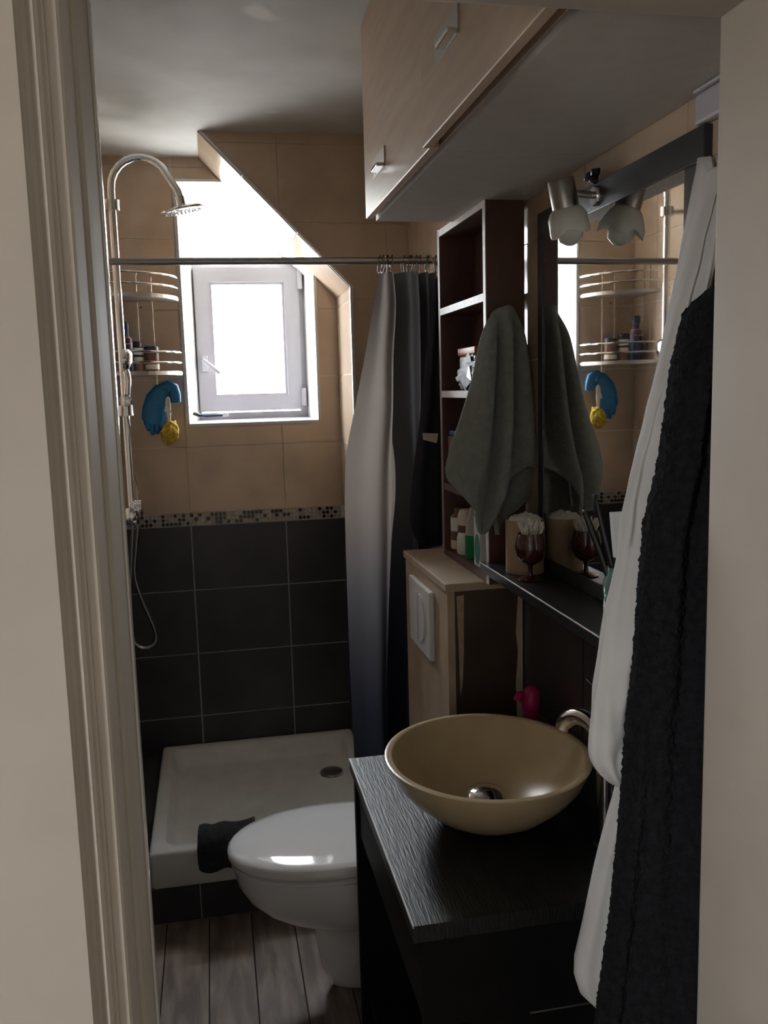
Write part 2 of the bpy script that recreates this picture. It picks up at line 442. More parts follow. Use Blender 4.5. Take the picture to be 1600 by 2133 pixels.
# back wall with window niche
PB = lambda u, v: Vector((u, YB + 0.004, v))
REG_B = [[(XL, 0), (XS, 0), (XS, ZS), (0.007, ZC), (XL, ZC)]]
HOLE = [(-0.083, 1.532), (0.419, 1.532), (0.419, 2.098), (0.090, 2.434), (-0.086, 2.434)]
bm = bmesh.new()
for p in cut([(XL - .1, -.05), (XR + .1, -.05), (XR + .1, ZC + .1), (XL - .1, ZC + .1)], [[(XL - .1, -.05), (XR + .1, -.05), (XR + .1, ZC + .1), (XL - .1, ZC + .1)]], [[(.17 + (x - .17) * 1.016, 1.95 + (z - 1.95) * 1.016) for x, z in HOLE]]):
    prism(bm, [PB(u, v) for u, v in p], (0, 0.10, 0))
wall_back = struct('wall_back', bm, GROUT_L)
tile_wall(wall_back, PB, (0, -1, 0), REG_B, [HOLE], UXB, ZL, BEIGE, gap=0.003)
bm = box(XL, XS, YB + .0005, YB + .0045, 0, MZ0); obj('dark_grout_bed', bm, GROUT_D, wall_back)
PBd = lambda u, v: Vector((u, YB + 0.001, v))
tile_wall(wall_back, PBd, (0, -1, 0), REG_B, [], UXB, ZD, DARK, gap=0.006)
chips(wall_back, lambda u, v: Vector((u, YB + .0035, v)), (0, -1, 0), XL + .004, XS, MZ0 + .0005)

# wall beside the recess, cut by the roof slope
PA = lambda u, v: Vector((u, YA + 0.004, v))
REG_A = [[(XS, 0), (XR, 0), (XR, ZC), (XS, ZC)], [(XS, ZS), (XS, ZC), (0.007, ZC)]]
bm = bmesh.new()
for p in REG_A: prism(bm, [PA(u, v) for u, v in p], (0, YB - YA - .004, 0))
wall_slope = struct('wall_slope', bm, GROUT_L)
tile_wall(wall_slope, PA, (0, -1, 0), REG_A, [], [-0.106, 0.267, 0.640, 1.013], ZL, BEIGE, gap=0.003)
tile_wall(wall_slope, PA, (0, -1, 0), REG_A, [], [0.267, 0.640, 1.013], ZD, DARK, gap=0.006)
# recess side face and sloping soffit tiles
PR = lambda u, v: Vector((XS, u, v))
for zs, mt in ((ZL[:4] + [ZS], BEIGE), (ZD, DARK)):
    tile_wall(wall_slope, PR, (-1, 0, 0), [[(YA, 0), (YB, 0), (YB, ZS), (YA, ZS)]], [], [YA, YB], zs, mt, gap=0.004)
SD = Vector((0.007 - XS, 0, ZC - ZS)); SL = SD.length; SD.normalize()
PS = lambda u, v: Vector((XS, u, ZS)) + SD * v
tile_wall(wall_slope, PS, (-SD.z, 0, SD.x), [[(YA, 0), (YB, 0), (YB, SL), (YA, SL)]], [], [YA, YB], [0, .26, .52, SL], BEIGE, gap=0.003)
# aluminium edge trims of the recess
bm = bmesh.new(); prism(bm, [PS(YA - .005, 0) + Vector((0, 0, -.002)), PS(YA - .005, SL), PS(YA - .005, SL) + Vector((.010, 0, .001)), PS(YA - .005, 0) + Vector((.010, 0, .001))], (0, .012, 0))
obj('edge_trim', bm, ALU, wall_slope)
obj('edge_trim', box(XS - .005, XS + .006, YA - .006, YA + .008, 0.2, ZS), ALU, wall_slope)

# left wall
PL = lambda u, v: Vector((XL - 0.004, u, v))
wall_left = struct('wall_left', box(XL - .10, XL - .004, YF - .02, YB + .1, -.05, ZC + .05), GROUT_L)
REG_L = [[(YF, 0), (YB, 0), (YB, ZC), (YF, ZC)]]
UY = [YB - 0.19 - .373 * k for k in range(8)][::-1] + [YB]
tile_wall(wall_left, PL, (1, 0, 0), REG_L, [], UY, ZL, BEIGE, gap=0.003)
tile_wall(wall_left, PL, (1, 0, 0), REG_L, [], UY, ZD, DARK, gap=0.006)
chips(wall_left, lambda u, v: Vector((XL - .004, u, v)), (1, 0, 0), 2.60, YB - .006, MZ0 + .0005)

# right wall
PW = lambda u, v: Vector((XR + 0.004, u, v))
wall_right = struct('wall_right', box(XR + .004, XR + .10, YF - .02, YB + .1, -.05, ZC + .05), GROUT_L)
REG_W = [[(YF, 0), (YA, 0), (YA, ZC), (YF, ZC)]]
UW = [1.65 + .373 * k for k in range(-2, 6)]
tile_wall(wall_right, PW, (-1, 0, 0), REG_W, [], UW, [MZ0] + ZL, BEIGE, gap=0.003)
tile_wall(wall_right, PW, (-1, 0, 0), REG_W, [], UW, ZD, DARK, gap=0.005)

# front wall around the doorway
DX0, DX1, DZ = -0.0955, 0.573, 2.043
Y0 = 0.69
bm = bmesh.new()
bx(bm, -2.0, DX0 - .006, Y0, YF, -.05, 2.75); bx(bm, DX1 + .006, 2.0, Y0, YF, -.05, 2.75); bx(bm, DX0 - .006, DX1 + .006, Y0, YF, DZ + .006, 2.75)
wall_front = struct('wall_front', bm, HALLP)

# door casings (left one moulded, its profile runs up the doorway)
# doorway lining, casing board and mouldings as one extruded profile
prof = [(-0.34, .645), (-0.112, .645), (-0.1115, .651), (-0.1095, .6560), (-0.1065, .6575), (-0.1035, .6545), (-0.1010, .6535), (-0.0985, .6560), (-0.0970, .6610),
        (-0.0955, .6615), (-0.0955, .6640), (-0.0880, .6645), (-0.0862, .6665), (-0.0862, .715), (-0.0905, .7165), (-0.0905, .765), (-0.0875, .767), (-0.0875, .790), (-0.0915, .793), (-0.0945, .930),
        (-0.115, .930), (-0.115, .691), (-0.34, .691)]
bm = bmesh.new()
prism(bm, [(x, y, -0.02) for x, y in prof], (0, 0, DZ + .09))
trim_left = struct('trim_1', bm, PAINT, label='cream moulded door casing at the left of the picture')
obj('stop_strip', rbox(-0.115, DX0 + .0030, .930, .9500, -0.01, DZ + .02, .0028, 3), GLOSSP, trim_left, smooth=True)
bm = rbox(DX1, DX1 + .12, .645, .9495, -0.02, DZ + .07, .006, 3)
struct('trim_2', bm, PAINT, smooth=True, label='flat cream door jamb at the right of the picture')
bm = rbox(DX0 - .06, DX1 + .06, .66, .9495, DZ, DZ + .10, .005, 3)
struct('trim_3', bm, PAINT, smooth=True, label='cream door head across the top of the doorway')

# hall behind the photographer, lit by its own window
struct('floor_hall', box(-2.0, 2.0, -2.1, Y0 - .01, -.06, -.002), FLOORW)
struct('ceiling_hall', box(-2.0, 2.0, -2.1, Y0 + .02, 2.6, 2.68), PLASTER)
struct('wall_hall_rear', box(-2.0, 2.0, -2.1, -2.0, -.05, 2.65), HALLP)
struct('wall_hall_right', box(1.9, 2.0, -2.1, Y0, -.05, 2.65), HALLP)
bm = bmesh.new()
HW = (-1.37, -0.93, 1.22, 1.98)            # narrow hall window
bx(bm, -2.0, -1.9, -2.1, HW[0], -.05, 2.65); bx(bm, -2.0, -1.9, HW[1], Y0, -.05, 2.65)
bx(bm, -2.0, -1.9, HW[0], HW[1], -.05, HW[2]); bx(bm, -2.0, -1.9, HW[0], HW[1], HW[3], 2.65)
struct('wall_hall_left', bm, HALLP)
# ------------------------------------------------------------------ window in the niche
WY = 3.74
WX0, WX1, WZ0, WZ1 = -0.045, 0.400, 1.541, 2.155
window = bpy.data.objects.new('window_1', None); col.objects.link(window); window['kind'] = 'structure'
window['label'] = 'small white casement window in a deep splayed niche'
f = [(x, YB + .0012, z) for x, z in HOLE]
b = [(WX0, WY, WZ0), (WX1, WY, WZ0), (WX1, WY, 2.117), (0.090, WY, 2.434), (WX0, WY, 2.434)]
names = ['sill_board', 'reveal_panel', 'reveal_panel', 'reveal_panel', 'reveal_panel']
for i in range(5):
    j = (i + 1) % 5
    bm = bmesh.new()
    q = [Vector(f[i]), Vector(f[j]), Vector(b[j]), Vector(b[i])]
    nrm = (q[1] - q[0]).cross(q[3] - q[0]).normalized()
    cen = Vector((0.17, 3.6, 1.95))
    if nrm.dot(q[0] - cen) < 0: nrm = -nrm
    prism(bm, q, nrm * 0.009)
    obj(names[i], bm, PLASTER if i else PVC, window)
for i in range(5):
    if i == 2: continue
    j = (i + 1) % 5
    p, q = Vector(f[i]), Vector(f[j]); d = (q - p).normalized(); o_ = Vector((d.z, 0, -d.x))
    if o_.dot(Vector((0.17, YB, 1.95)) - p) > 0: o_ = -o_
    bm = bmesh.new()
    prism(bm, [p - Vector((0, .004, 0)), q - Vector((0, .004, 0)), q + o_ * .011 - Vector((0, .004, 0)), p + o_ * .011 - Vector((0, .004, 0))], (0, .006, 0))
    obj('edge_trim', bm, ALU, window)
def ring_rect(x0, x1, z0, z1, w, y0, y1, r=.004):
    """mitred rectangular frame"""
    bm = bmesh.new()
    o = [(x0, z0), (x1, z0), (x1, z1), (x0, z1)]; n = [(x0 + w[3], z0 + w[0]), (x1 - w[1], z0 + w[0]), (x1 - w[1], z1 - w[2]), (x0 + w[3], z1 - w[2])]
    for i in range(4):
        j = (i + 1) % 4
        prism(bm, [(o[i][0], y0, o[i][1]), (o[j][0], y0, o[j][1]), (n[j][0], y0, n[j][1]), (n[i][0], y0, n[i][1])], (0, y1 - y0, 0))
    return bm
obj('outer_frame', ring_rect(WX0 - .03, WX1 + .03, WZ0 - .03, WZ1 + .012, (.055, .058, .055, .040), WY, WY + .06), PVC, window)
SX0, SX1, SZ0, SZ1 = WX0 + .004, WX1 - .022, 1.572, WZ1 - .008
sash = obj('sash', ring_rect(SX0, SX1, SZ0, SZ1, (.060, .058, .056, .060), WY - .022, WY + .035), PVC, window)
GX0, GX1, GZ0, GZ1 = SX0 + .060, SX1 - .058, SZ0 + .060, SZ1 - .056
obj('bead', ring_rect(GX0, GX1, GZ0, GZ1, (.010,) * 4, WY - .012, WY + .01), PVC, sash)
obj('pane', box(GX0, GX1, WY + .002, WY + .010, GZ0, GZ1), PANE, window)
TR = [(WX0, WZ1 + .012), (.352, WZ1 + .012), (.090, 2.434), (WX0, 2.434)]
bm = bmesh.new(); prism(bm, [(x, WY + .006, z) for x, z in TR], (0, .008, 0)); obj('transom_pane', bm, frosted_mat('frosted_glass'), window)
bm = bmesh.new()
for p, q in zip(TR, TR[1:] + TR[:1]):
    tube(bm, [(p[0], WY + .010, p[1]), (q[0], WY + .010, q[1])], .009, 6)
obj('transom_frame', bm, PVC, window)
bm = bmesh.new(); prism(bm, [(.352, WY, WZ1 + .012), (WX1 + .03, WY, WZ1 + .012), (WX1 + .03, WY, 2.434), (.090, WY, 2.434)], (0, .05, 0)); obj('gable_panel', bm, PLASTER, window)
h = obj('handle', rbox(SX0 + .016, SX0 + .040, WY - .034, WY - .020, 1.735, 1.80, .003), PVC, window)
bm = bmesh.new(); tube(bm, [(SX0 + .028, WY - .03, 1.775), (SX0 + .026, WY - .062, 1.775), (SX0 + .020, WY - .07, 1.782), (SX0 + .085, WY - .07, 1.725)], .0075, 8)
obj('lever', bm, PVC, h, smooth=True)
for z in (1.585, 2.06):
    obj('hinge', rbox(SX1 - .004, SX1 + .016, WY - .036, WY - .002, z, z + .075, .005), PVC, window)

# ================================================================== SHOWER
# tiled plinth under the tray
pl = struct('wall_plinth', box(XL, XS, 2.672, YB, -.01, .118), GROUT_D)
xs = [-0.344, -0.112, 0.262, XS]
for a, b_ in zip(xs, xs[1:]):
    obj('tile', box(a + .002, b_ - .002, 2.668, 2.673, .002, .116), DARK, pl)
obj('ledge_tile', box(XL, -0.268, 2.668, YB, .118, .205), DARK, pl)
# tray
tray = thing('shower_tray', 'white rectangular shower tray in the recess under the window', 'shower tray')
TX0, TX1, TY0, TY1, TZ = -0.262, XS, 2.655, YB - .002, .242
def rr(x0, x1, y0, y1, r, z, n=6):
    pts = []
    for cx, cy, a0 in ((x1 - r, y0 + r, -PI / 2), (x1 - r, y1 - r, 0), (x0 + r, y1 - r, PI / 2), (x0 + r, y0 + r, PI)):
        for k in range(n + 1):
            a = a0 + PI / 2 * k / n
            pts.append((cx + r * math.cos(a), cy + r * math.sin(a), z))
    return pts
bm = bmesh.new()
loft(bm, [rr(TX0 + .01, TX1 - .01, TY0 + .01, TY1 - .01, .012, .120), rr(TX0, TX1, TY0, TY1, .016, .130), rr(TX0, TX1, TY0, TY1, .016, TZ - .012), rr(TX0 + .004, TX1 - .004, TY0 + .004, TY1 - .004, .016, TZ - .003),
          rr(TX0 + .012, TX1 - .012, TY0 + .012, TY1 - .012, .016, TZ), rr(TX0 + .042, TX1 - .042, TY0 + .048, TY1 - .050, .05, TZ),
          rr(TX0 + .050, TX1 - .050, TY0 + .056, TY1 - .058, .05, TZ - .006), rr(TX0 + .066, TX1 - .066, TY0 + .072, TY1 - .078, .05, TZ - .050), rr(TX0 + .085, TX1 - .085, TY0 + .09, TY1 - .098, .05, TZ - .060)])
obj('basin', bm, TRAYM, tray, smooth=True, angle=50)
bm = bmesh.new(); lathe(bm, [(.001, .012), (.030, .012), (.042, .009), (.046, .003), (.046, 0)], (.385, 3.235, TZ - .060), 28)
obj('drain_cover', bm, STEEL, tray, smooth=True)

# shower column on the left wall
sc_ = thing('shower_column', 'chrome shower column with curved neck and round rain head left of the window', 'shower')
RX, RY = -0.284, 3.147
bm = bmesh.new(); tube(bm, [(RX, RY, 1.245), (RX, RY, 2.262)], .0125, 14)
obj('riser', bm, CHROME, sc_, smooth=True)
arc = [(RX, RY, 2.262), (RX, RY, 2.30)] + [(RX + .098 - .098 * math.cos(a), RY, 2.325 + .100 * math.sin(a)) for a in [PI * k / 12 for k in range(0, 10)]] + [(RX + .215, RY, 2.318), (RX + .221, RY, 2.298)]
bm = bmesh.new(); tube(bm, arc, .0125, 14); obj('neck', bm, CHROME, sc_, smooth=True)
bm = bmesh.new(); lathe(bm, [(.015, -.014), (.024, -.014), (.024, .020), (.015, .020)], (RX, RY, 2.268), 20); obj('clamp', bm, CHROME, sc_, smooth=True)
bm = bmesh.new(); tube(bm, [(RX, RY, 2.270), (XL, RY, 2.270)], .011, 12); obj('wall_bracket', bm, CHROME, sc_, smooth=True)
HX, HZ = RX + .226, 2.262
T = Matrix.Translation((HX, RY, HZ)) @ Matrix.Rotation(math.radians(-11), 4, 'Y') @ Matrix.Rotation(math.radians(4), 4, 'X')
bm = bmesh.new(); lathe(bm, [(.001, .040), (.016, .040), (.016, .014), (.020, .010), (.066, .004), (.075, -.001), (.075, -.006), (.070, -.009), (.001, -.009)], (0, 0, 0), 36)
bmesh.ops.transform(bm, matrix=T, verts=bm.verts)
rh = obj('rain_head', bm, CHROME, sc_, smooth=True)
bm = bmesh.new()
for rr_ in (.022, .040, .058):
    for k in range(int(rr_ * 480)):
        a = 2 * PI * k / int(rr_ * 480); lathe(bm, [(.0028, -.008), (.0020, -.0125)], (rr_ * math.cos(a), rr_ * math.sin(a), 0), 6)
bmesh.ops.transform(bm, matrix=T, verts=bm.verts)
obj('nozzles', bm, WHP, rh)['kind'] = 'stuff'
# sliding holder, hand shower and hose
bm = bmesh.new(); lathe(bm, [(.014, -.020), (.025, -.020), (.025, .016), (.014, .016)], (RX, RY, 1.600), 20); lathe(bm, [(.004, -.030), (.020, -.026), (.022, -.004), (.016, .010)], (RX + .004, RY - .02, 1.632), 16, 'Y')
obj('slider', bm, CHROME, sc_, smooth=True)
hs = bmesh.new(); lathe(hs, [(.002, .022), (.030, .016), (.040, .004), (.040, -.006), (.002, -.010)], (0, 0, 0), 26, 'X')
bmesh.ops.transform(hs, matrix=Matrix.Translation((RX + .012, RY - .015, 1.765)) @ Matrix.Rotation(math.radians(15), 4, 'Y'), verts=hs.verts)
tube(hs, smooth_path([(RX + .010, RY - .022, 1.735), (RX + .016, RY - .03, 1.70), (RX + .006, RY - .026, 1.62)]), .011, 10)
obj('hand_shower', hs, CHROME, sc_, smooth=True)
bm = bmesh.new()
tube(bm, smooth_path([(RX + .006, RY - .02, 1.585), (RX + .010, RY - .01, 1.52), (RX + .002, RY, 1.42), (RX + .022, RY, 1.33), (RX + .020, RY + .01, 1.262)]), .0045, 8)
obj('thin_hose', bm, CHROME, sc_, smooth=True)
bm = bmesh.new()
tube(bm, smooth_path([at(288, 1095, RY), at(283, 1150, RY), at(281, 1200, RY), at(298, 1255, RY), at(322, 1310, RY), at(323, 1335, RY), at(308, 1349, RY), at(288, 1346, RY), at(276, 1320, RY), at(272, 1230, RY), at(273, 1180, RY), at(277, 1095, RY)]), .0065, 10)
obj('hose', bm, STEEL, sc_, smooth=True)
mx_ = bmesh.new(); tube(mx_, [(XL + .006, RY, 1.245), (RX + .02, RY, 1.245)], .016, 14); lathe(mx_, [(.020, -.055), (.024, -.05), (.024, .05), (.020, .055)], (RX, RY, 1.245), 20, 'Y')
mixer = obj('mixer', mx_, CHROME, sc_, smooth=True)
bm = bmesh.new(); lathe(bm, [(.022, -.050), (.030, -.054), (.033, -.075), (.031, -.100), (.020, -.108), (.002, -.110)], (RX, RY, 1.245), 24, 'Y')
obj('temperature_knob', bm, CHROME, mixer, smooth=True)
bm = bmesh.new(); lathe(bm, [(.022, -.016), (.028, -.012), (.028, .012), (.022, .016)], (RX + .022, RY - .03, 1.265), 20, 'X')
obj('flow_knob', bm, CHROME, mixer, smooth=True)

# corner caddy: two chrome tiers in the corner
cad = thing('corner_caddy', 'two-tier chrome wire shower caddy in the corner left of the window', 'shower caddy')
def tier(z, h):
    cx, cy, R = XL + .012, YB - .014, .235
    for k, dz in enumerate((0.040, 0.078)):
        pts = [(cx + .005, cy - R + .0, z + dz)] + [(cx + R * math.sin(a), cy - R * math.cos(a), z + dz) for a in [PI / 2 * q / 14 for q in range(1, 14)]] + [(cx + R, cy - .002, z + dz)]
        bm = bmesh.new(); tube(bm, pts, .0042, 8); obj('rail', bm, CHROME, cad, smooth=True)
    arcp = [(cx, cy)] + [(cx + R * math.sin(a), cy - R * math.cos(a)) for a in [PI / 2 * q / 14 for q in range(15)]]
    bm = bmesh.new(); prism(bm, [(x, y, z - .006) for x, y in arcp], (0, 0, .014))
    bmesh.ops.bevel(bm, geom=[e for e in bm.edges], offset=.003, segments=2, affect='EDGES')
    obj('tier_tray', bm, WHP if h else ALU, cad)
tier(2.000, 0); tier(1.725, 0)
for x in (-0.250, -0.195):
    bm = bmesh.new(); tube(bm, [(x, YB - .012, 2.085), (x, YB - .012, 1.615 if x > -.2 else 1.73)], .0022, 6); obj('upright', bm, CHROME, cad, smooth=True)
bm = bmesh.new(); tube(bm, smooth_path([(-.250, YB - .012, 2.085), (-.245, YB - .012, 2.10), (-.2225, YB - .012, 2.108), (-.200, YB - .012, 2.10), (-.195, YB - .012, 2.085)]), .0025, 6); obj('loop', bm, CHROME, cad, smooth=True)
for y in (YB - .16, YB - .11):
    bm = bmesh.new(); tube(bm, smooth_path([(XL + .010, y, 1.73), (XL + .010, y, 2.12)]), .0022, 6); obj('upright', bm, CHROME, cad, smooth=True)
bm = bmesh.new(); lathe(bm, [(.0001, 0), (.004, 0), (.004, -.006), (.0001, -.007)], (-.238, YB + .002, 1.975), 10, 'Y')
tag(obj('wall_plug', bm, BLK, smooth=True), 'tiny black wall plug between the caddy tiers', 'wall plug')

def bottle(name, label, cat, c, prof, material, bands=(), group=None, n=22):
    t = thing(name, label, cat, group)
    bm = bmesh.new(); lathe(bm, prof, c, n); obj('body', bm, material, t, smooth=True, angle=50)
    for nm, pr, mt in bands:
        bm = bmesh.new(); lathe(bm, pr, c, n); obj(nm, bm, mt, t, smooth=True, angle=50)
    return t
cz = 1.734
bottle('toiletry_jar', 'white and brown jar with black lid on the lower caddy tier', 'jar', (-.262, 3.44, cz), [(.001, 0), (.026, 0), (.028, .004), (.028, .085), (.001, .088)], CREAMP,
       [('lower_label', [(.0283, .003), (.0287, .003), (.0287, .032), (.0283, .032)], BROWNP), ('upper_band', [(.0283, .062), (.0288, .062), (.0288, .086), (.0283, .086)], WHP),
        ('black_band', [(.0283, .053), (.0290, .053), (.0290, .062), (.0283, .062)], BLK), ('lid', [(.001, .110), (.025, .110), (.027, .107), (.027, .087), (.001, .087)], BLK)])
bottle('toiletry_jar', 'dark brown jar with charcoal lid on the lower caddy tier, nearest the window', 'jar', (-.205, 3.45, cz), [(.001, 0), (.024, 0), (.026, .004), (.026, .068), (.001, .070)], BROWNP,
       [('pale_label', [(.0262, .008), (.0266, .008), (.0266, .026), (.0262, .026)], CREAMP), ('lid', [(.001, .092), (.025, .092), (.027, .089), (.027, .070), (.001, .070)], NAVYP)])
bottle('shampoo_bottle', 'tall dark bottle with orange-red band standing on the lower caddy tier', 'bottle', (-.292, 3.40, cz), [(.001, 0), (.024, 0), (.026, .005), (.026, .115), (.014, .13), (.014, .15), (.001, .15)], NAVYP,
       [('orange_band', [(.0262, .098), (.0266, .098), (.0210, .1235), (.0205, .1225)], ORED), ('cap', [(.001, .178), (.015, .178), (.017, .175), (.017, .148), (.001, .148)], NAVYP)])

# gloves, brush and their hook
hk = thing('wall_hook', 'small chrome hook on the beige tiles under the corner caddy', 'hook')
bm = bmesh.new(); lathe(bm, [(.001, -.004), (.012, -.004), (.012, .0), (.001, .0)], (-.150, YB - .0005, 1.655), 14, 'Y'); obj('plate', bm, CHROME, hk, smooth=True)
bm = bmesh.new(); tube(bm, smooth_path([(-.150, YB - .004, 1.655), (-.150, YB - .030, 1.652), (-.150, YB - .052, 1.655), (-.150, YB - .058, 1.670)]), .004, 8); obj('prong', bm, CHROME, hk, smooth=True)
bm = bmesh.new(); lathe(bm, [(.001, -.004), (.004, -.004), (.004, .0), (.001, .0)], (-.236, YB - .0005, 1.646), 10, 'Y')
tag(obj('wall_stud', bm, CHROME, smooth=True), 'tiny bright stud on the tiles beside the shower slider', 'stud')
def flat_rings(path, ws, ts, n=14):
    rings = []
    for i, (p, w, t) in enumerate(zip(path, ws, ts)):
        q0 = Vector(path[max(i - 1, 0)]); q1 = Vector(path[min(i + 1, len(path) - 1)])
        d = (q1 - q0).normalized(); s = Vector((d.z, 0, -d.x))
        if s.length < .1: s = Vector((1, 0, 0))
        s.normalize(); u = d.cross(s)
        rings.append([Vector(p) + s * w * math.cos(2 * PI * k / n) + u * t * math.sin(2 * PI * k / n) for k in range(n)])
    return rings
gl = thing('rubber_glove', 'blue rubber glove draped over the hook under the caddy', 'glove')
gy = YB - .040
bm = bmesh.new()
hand = [at(350, 808, gy), at(337, 816, gy), at(327, 832, gy), at(322, 852, gy), at(321, 872, gy), at(322, 886, gy)]
loft(bm, flat_rings(hand, [.024, .034, .042, .045, .043, .036], [.012, .014, .015, .014, .012, .008]))
for (a, b_, r) in (((307, 880), (310, 897), .010), ((317, 884), (318, 906), .011), ((327, 884), (328, 904), .011), ((336, 880), (337, 896), .009), ((303, 852), (299, 874), .010)):
    tube(bm, [at(*a, gy), at((a[0] + b_[0]) / 2, (a[1] + b_[1]) / 2, gy - .004), at(*b_, gy)], [r, r, r * .6], 8)
obj('hand', bm, RUBBERB, gl, smooth=True, angle=80)
bm = bmesh.new()
loft(bm, flat_rings([at(338, 806, gy - .006), at(350, 803, gy - .010), at(360, 808, gy - .008), at(364, 822, gy - .004), at(366, 838, gy)], [.015, .020, .022, .022, .020], [.012, .014, .013, .012, .010]))
obj('cuff', bm, RUBBERB, gl, smooth=True, angle=80)
br = thing('bath_sponge_brush', 'yellow mesh sponge on a pale looped cord hanging beside the blue glove', 'sponge')
sy = YB - .065
bm = bmesh.new(); bmesh.ops.create_icosphere(bm, subdivisions=4, radius=1.0)
c = at(354, 902, sy)
for v in bm.verts:
    k = 1 + .22 * noise.noise(v.co * 3.1) + .12 * noise.noise(v.co * 9)
    v.co = Vector((v.co.x * .033, v.co.y * .028, v.co.z * .042 + v.co.x * .010)) * k + c
obj('sponge', bm, YELLOW, br, smooth=True, angle=180)
bm = bmesh.new(); tube(bm, smooth_path([at(352, 890, sy), at(349, 860, sy), at(347, 836, sy), at(350, 828, sy), at(353, 838, sy), at(354, 865, sy), at(353, 888, sy)]), .0042, 6)
obj('cord', bm, CREAMP, br, smooth=True)
bm = bmesh.new(); prism(bm, [at(346, 842, sy - .004), at(352, 850, sy - .004), at(358, 858, sy - .004), at(352, 862, sy - .004), at(342, 856, sy - .004)], (0, .003, 0)); obj('paper_tag', bm, CREAMP, br)

# razor on the sill
rz = thing('razor', 'dark blue handled razor lying on the window sill', 'razor')
zr = 1.552
bm = bmesh.new(); tube(bm, smooth_path([(-.050, 3.60, zr + .012), (-.02, 3.60, zr + .006), (.02, 3.595, zr + .007), (.05, 3.592, zr + .009)]), [.006] * 18 + [.005], 8); obj('grip', bm, NAVYP, rz, smooth=True)
obj('head', rbox(.046, .068, 3.582, 3.600, zr + .003, zr + .018, .003), WHP, rz)
bm = bmesh.new(); tube(bm, smooth_path([(-.066, 3.605, zr + .018), (-.056, 3.60, zr + .014), (-.040, 3.60, zr + .008)]), .007, 8); obj('end_cap', bm, BLK, rz, smooth=True)

# ------------------------------------------------------------------ curtain rod and curtain
CY = 2.70
rod = thing('curtain_rod', 'grey steel shower rod running across the room above the tray', 'curtain rod')
bm = bmesh.new(); tube(bm, [(XL + .004, CY, 2.028), (XR - .004, CY, 2.031)], .0105, 14); obj('tube', bm, STEEL, rod, smooth=True)
for x, s in ((XL + .0005, 1), (XR - .0005, -1)):
    bm = bmesh.new(); lathe(bm, [(.026, 0), (.026, .006 * s), (.015, .014 * s), (.012, .03 * s)], (x, CY, 2.0295), 18, 'X'); obj('flange', bm, STEEL, rod, smooth=True)
cur = thing('shower_curtain', 'grey shower curtain fading to navy with its shaded folds coloured darker, bunched on its rod', 'shower curtain')
LV = [568, 640, 740, 850, 940, 1030, 1150, 1300, 1450, 1600, 1760]
LINES = [
    ([790, 779, 762, 741, 724, 720, 722, 727, 733, 741, 750], 0.015),
    ([797, 792, 782, 768, 756, 752, 755, 760, 764, 770, 776], -0.012),
    ([806, 806, 800, 797, 791, 787, 788, 790, 792, 796, 800], -0.018),
    ([815, 818, 813, 812, 808, 808, 806, 802, 800, 804, 808], -0.050),
    ([806, 808, 808, 812, 828, 832, 822, 812, 808, 808, 812], 0.060),
    ([840, 842, 842, 846, 850, 852, 846, 842, 840, 840, 843], -0.045),
    ([852, 851, 853, 856, 858, 858, 856, 852, 850, 850, 852], -0.050),
    ([866, 866, 868, 868, 866, 864, 862, 860, 858, 858, 860], -0.055),
    ([856, 858, 858, 860, 862, 860, 858, 856, 854, 854, 856], 0.065),
    ([888, 888, 890, 890, 886, 884, 882, 880, 878, 878, 880], -0.040),
    ([874, 876, 876, 876, 874, 872, 870, 868, 866, 866, 868], 0.060),
    ([906, 906, 904, 902, 900, 898, 896, 894, 892, 892, 894], -0.030),
    ([890, 892, 892, 890, 888, 886, 884, 882, 880, 880, 882], 0.055),
    ([912, 912, 910, 908, 906, 904, 902, 900, 898, 898, 900], 0.020)]
rows = []
for i, v in enumerate(LV):
    row = []
    for px, dy in LINES:
        p = at(px[i], v + (4 if dy > 0 and i == 0 else 0), CY); p.y += dy * (0.55 if i == 0 else 1.0)
        row.append(p)
    rows.append(row)
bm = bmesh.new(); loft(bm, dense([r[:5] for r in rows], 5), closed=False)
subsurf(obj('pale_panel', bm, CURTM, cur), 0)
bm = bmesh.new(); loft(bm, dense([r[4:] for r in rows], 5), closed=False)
subsurf(obj('shaded_folds', bm, CURT_SHADE, cur), 0)
for k, (px, dy) in enumerate(LINES):
    x = at(px[0], 568, CY).x
    pts = [(x + .003 * math.sin(a * 2 + k), CY + .016 * math.cos(a), 2.018 + .024 * math.sin(a)) for a in [2 * PI * q / 16 for q in range(16)]]
    bm = bmesh.new(); tube(bm, pts, .0011, 6, closed=True); obj('ring', bm, RINGM, cur, smooth=True)
    bm = bmesh.new(); bmesh.ops.create_icosphere(bm, subdivisions=1, radius=.0045, matrix=Matrix.Translation((x + .003, CY - .004, 2.044))); obj('ring_bead', bm, RINGM, cur, smooth=True)

# navy garment hanging beyond the shelf unit
nav = thing('navy_garment', 'very dark navy garment hanging between the curtain and the brown shelves', 'garment')
rows = []
for v, l, r in ((572, 903, 925), (640, 897, 927), (740, 888, 927), (850, 878, 926), (920, 868, 925), (1000, 858, 924), (1080, 849, 924), (1110, 858, 924), (1134, 874, 924), (1140, 878, 922)):
    a = at(l, v, 2.585); b_ = at(r, v, 2.585); b_.x = min(b_.x, XR - .012)
    n = 18; ring = []
    for k in range(n):
        t = 2 * PI * k / n
        ring.append(((a.x + b_.x) / 2 - (b_.x - a.x) / 2 * math.cos(t), 2.585 + .028 * math.sin(t) * (1 + .35 * math.sin(5 * t)) * (.5 if v < 600 or v > 1130 else 1), a.z))
    rows.append(ring)
bm = bmesh.new(); loft(bm, rows); subsurf(obj('cloth', bm, NAVY, nav), 2)
a, b_ = at(881, 902, 2.548), at(913, 903, 2.548)
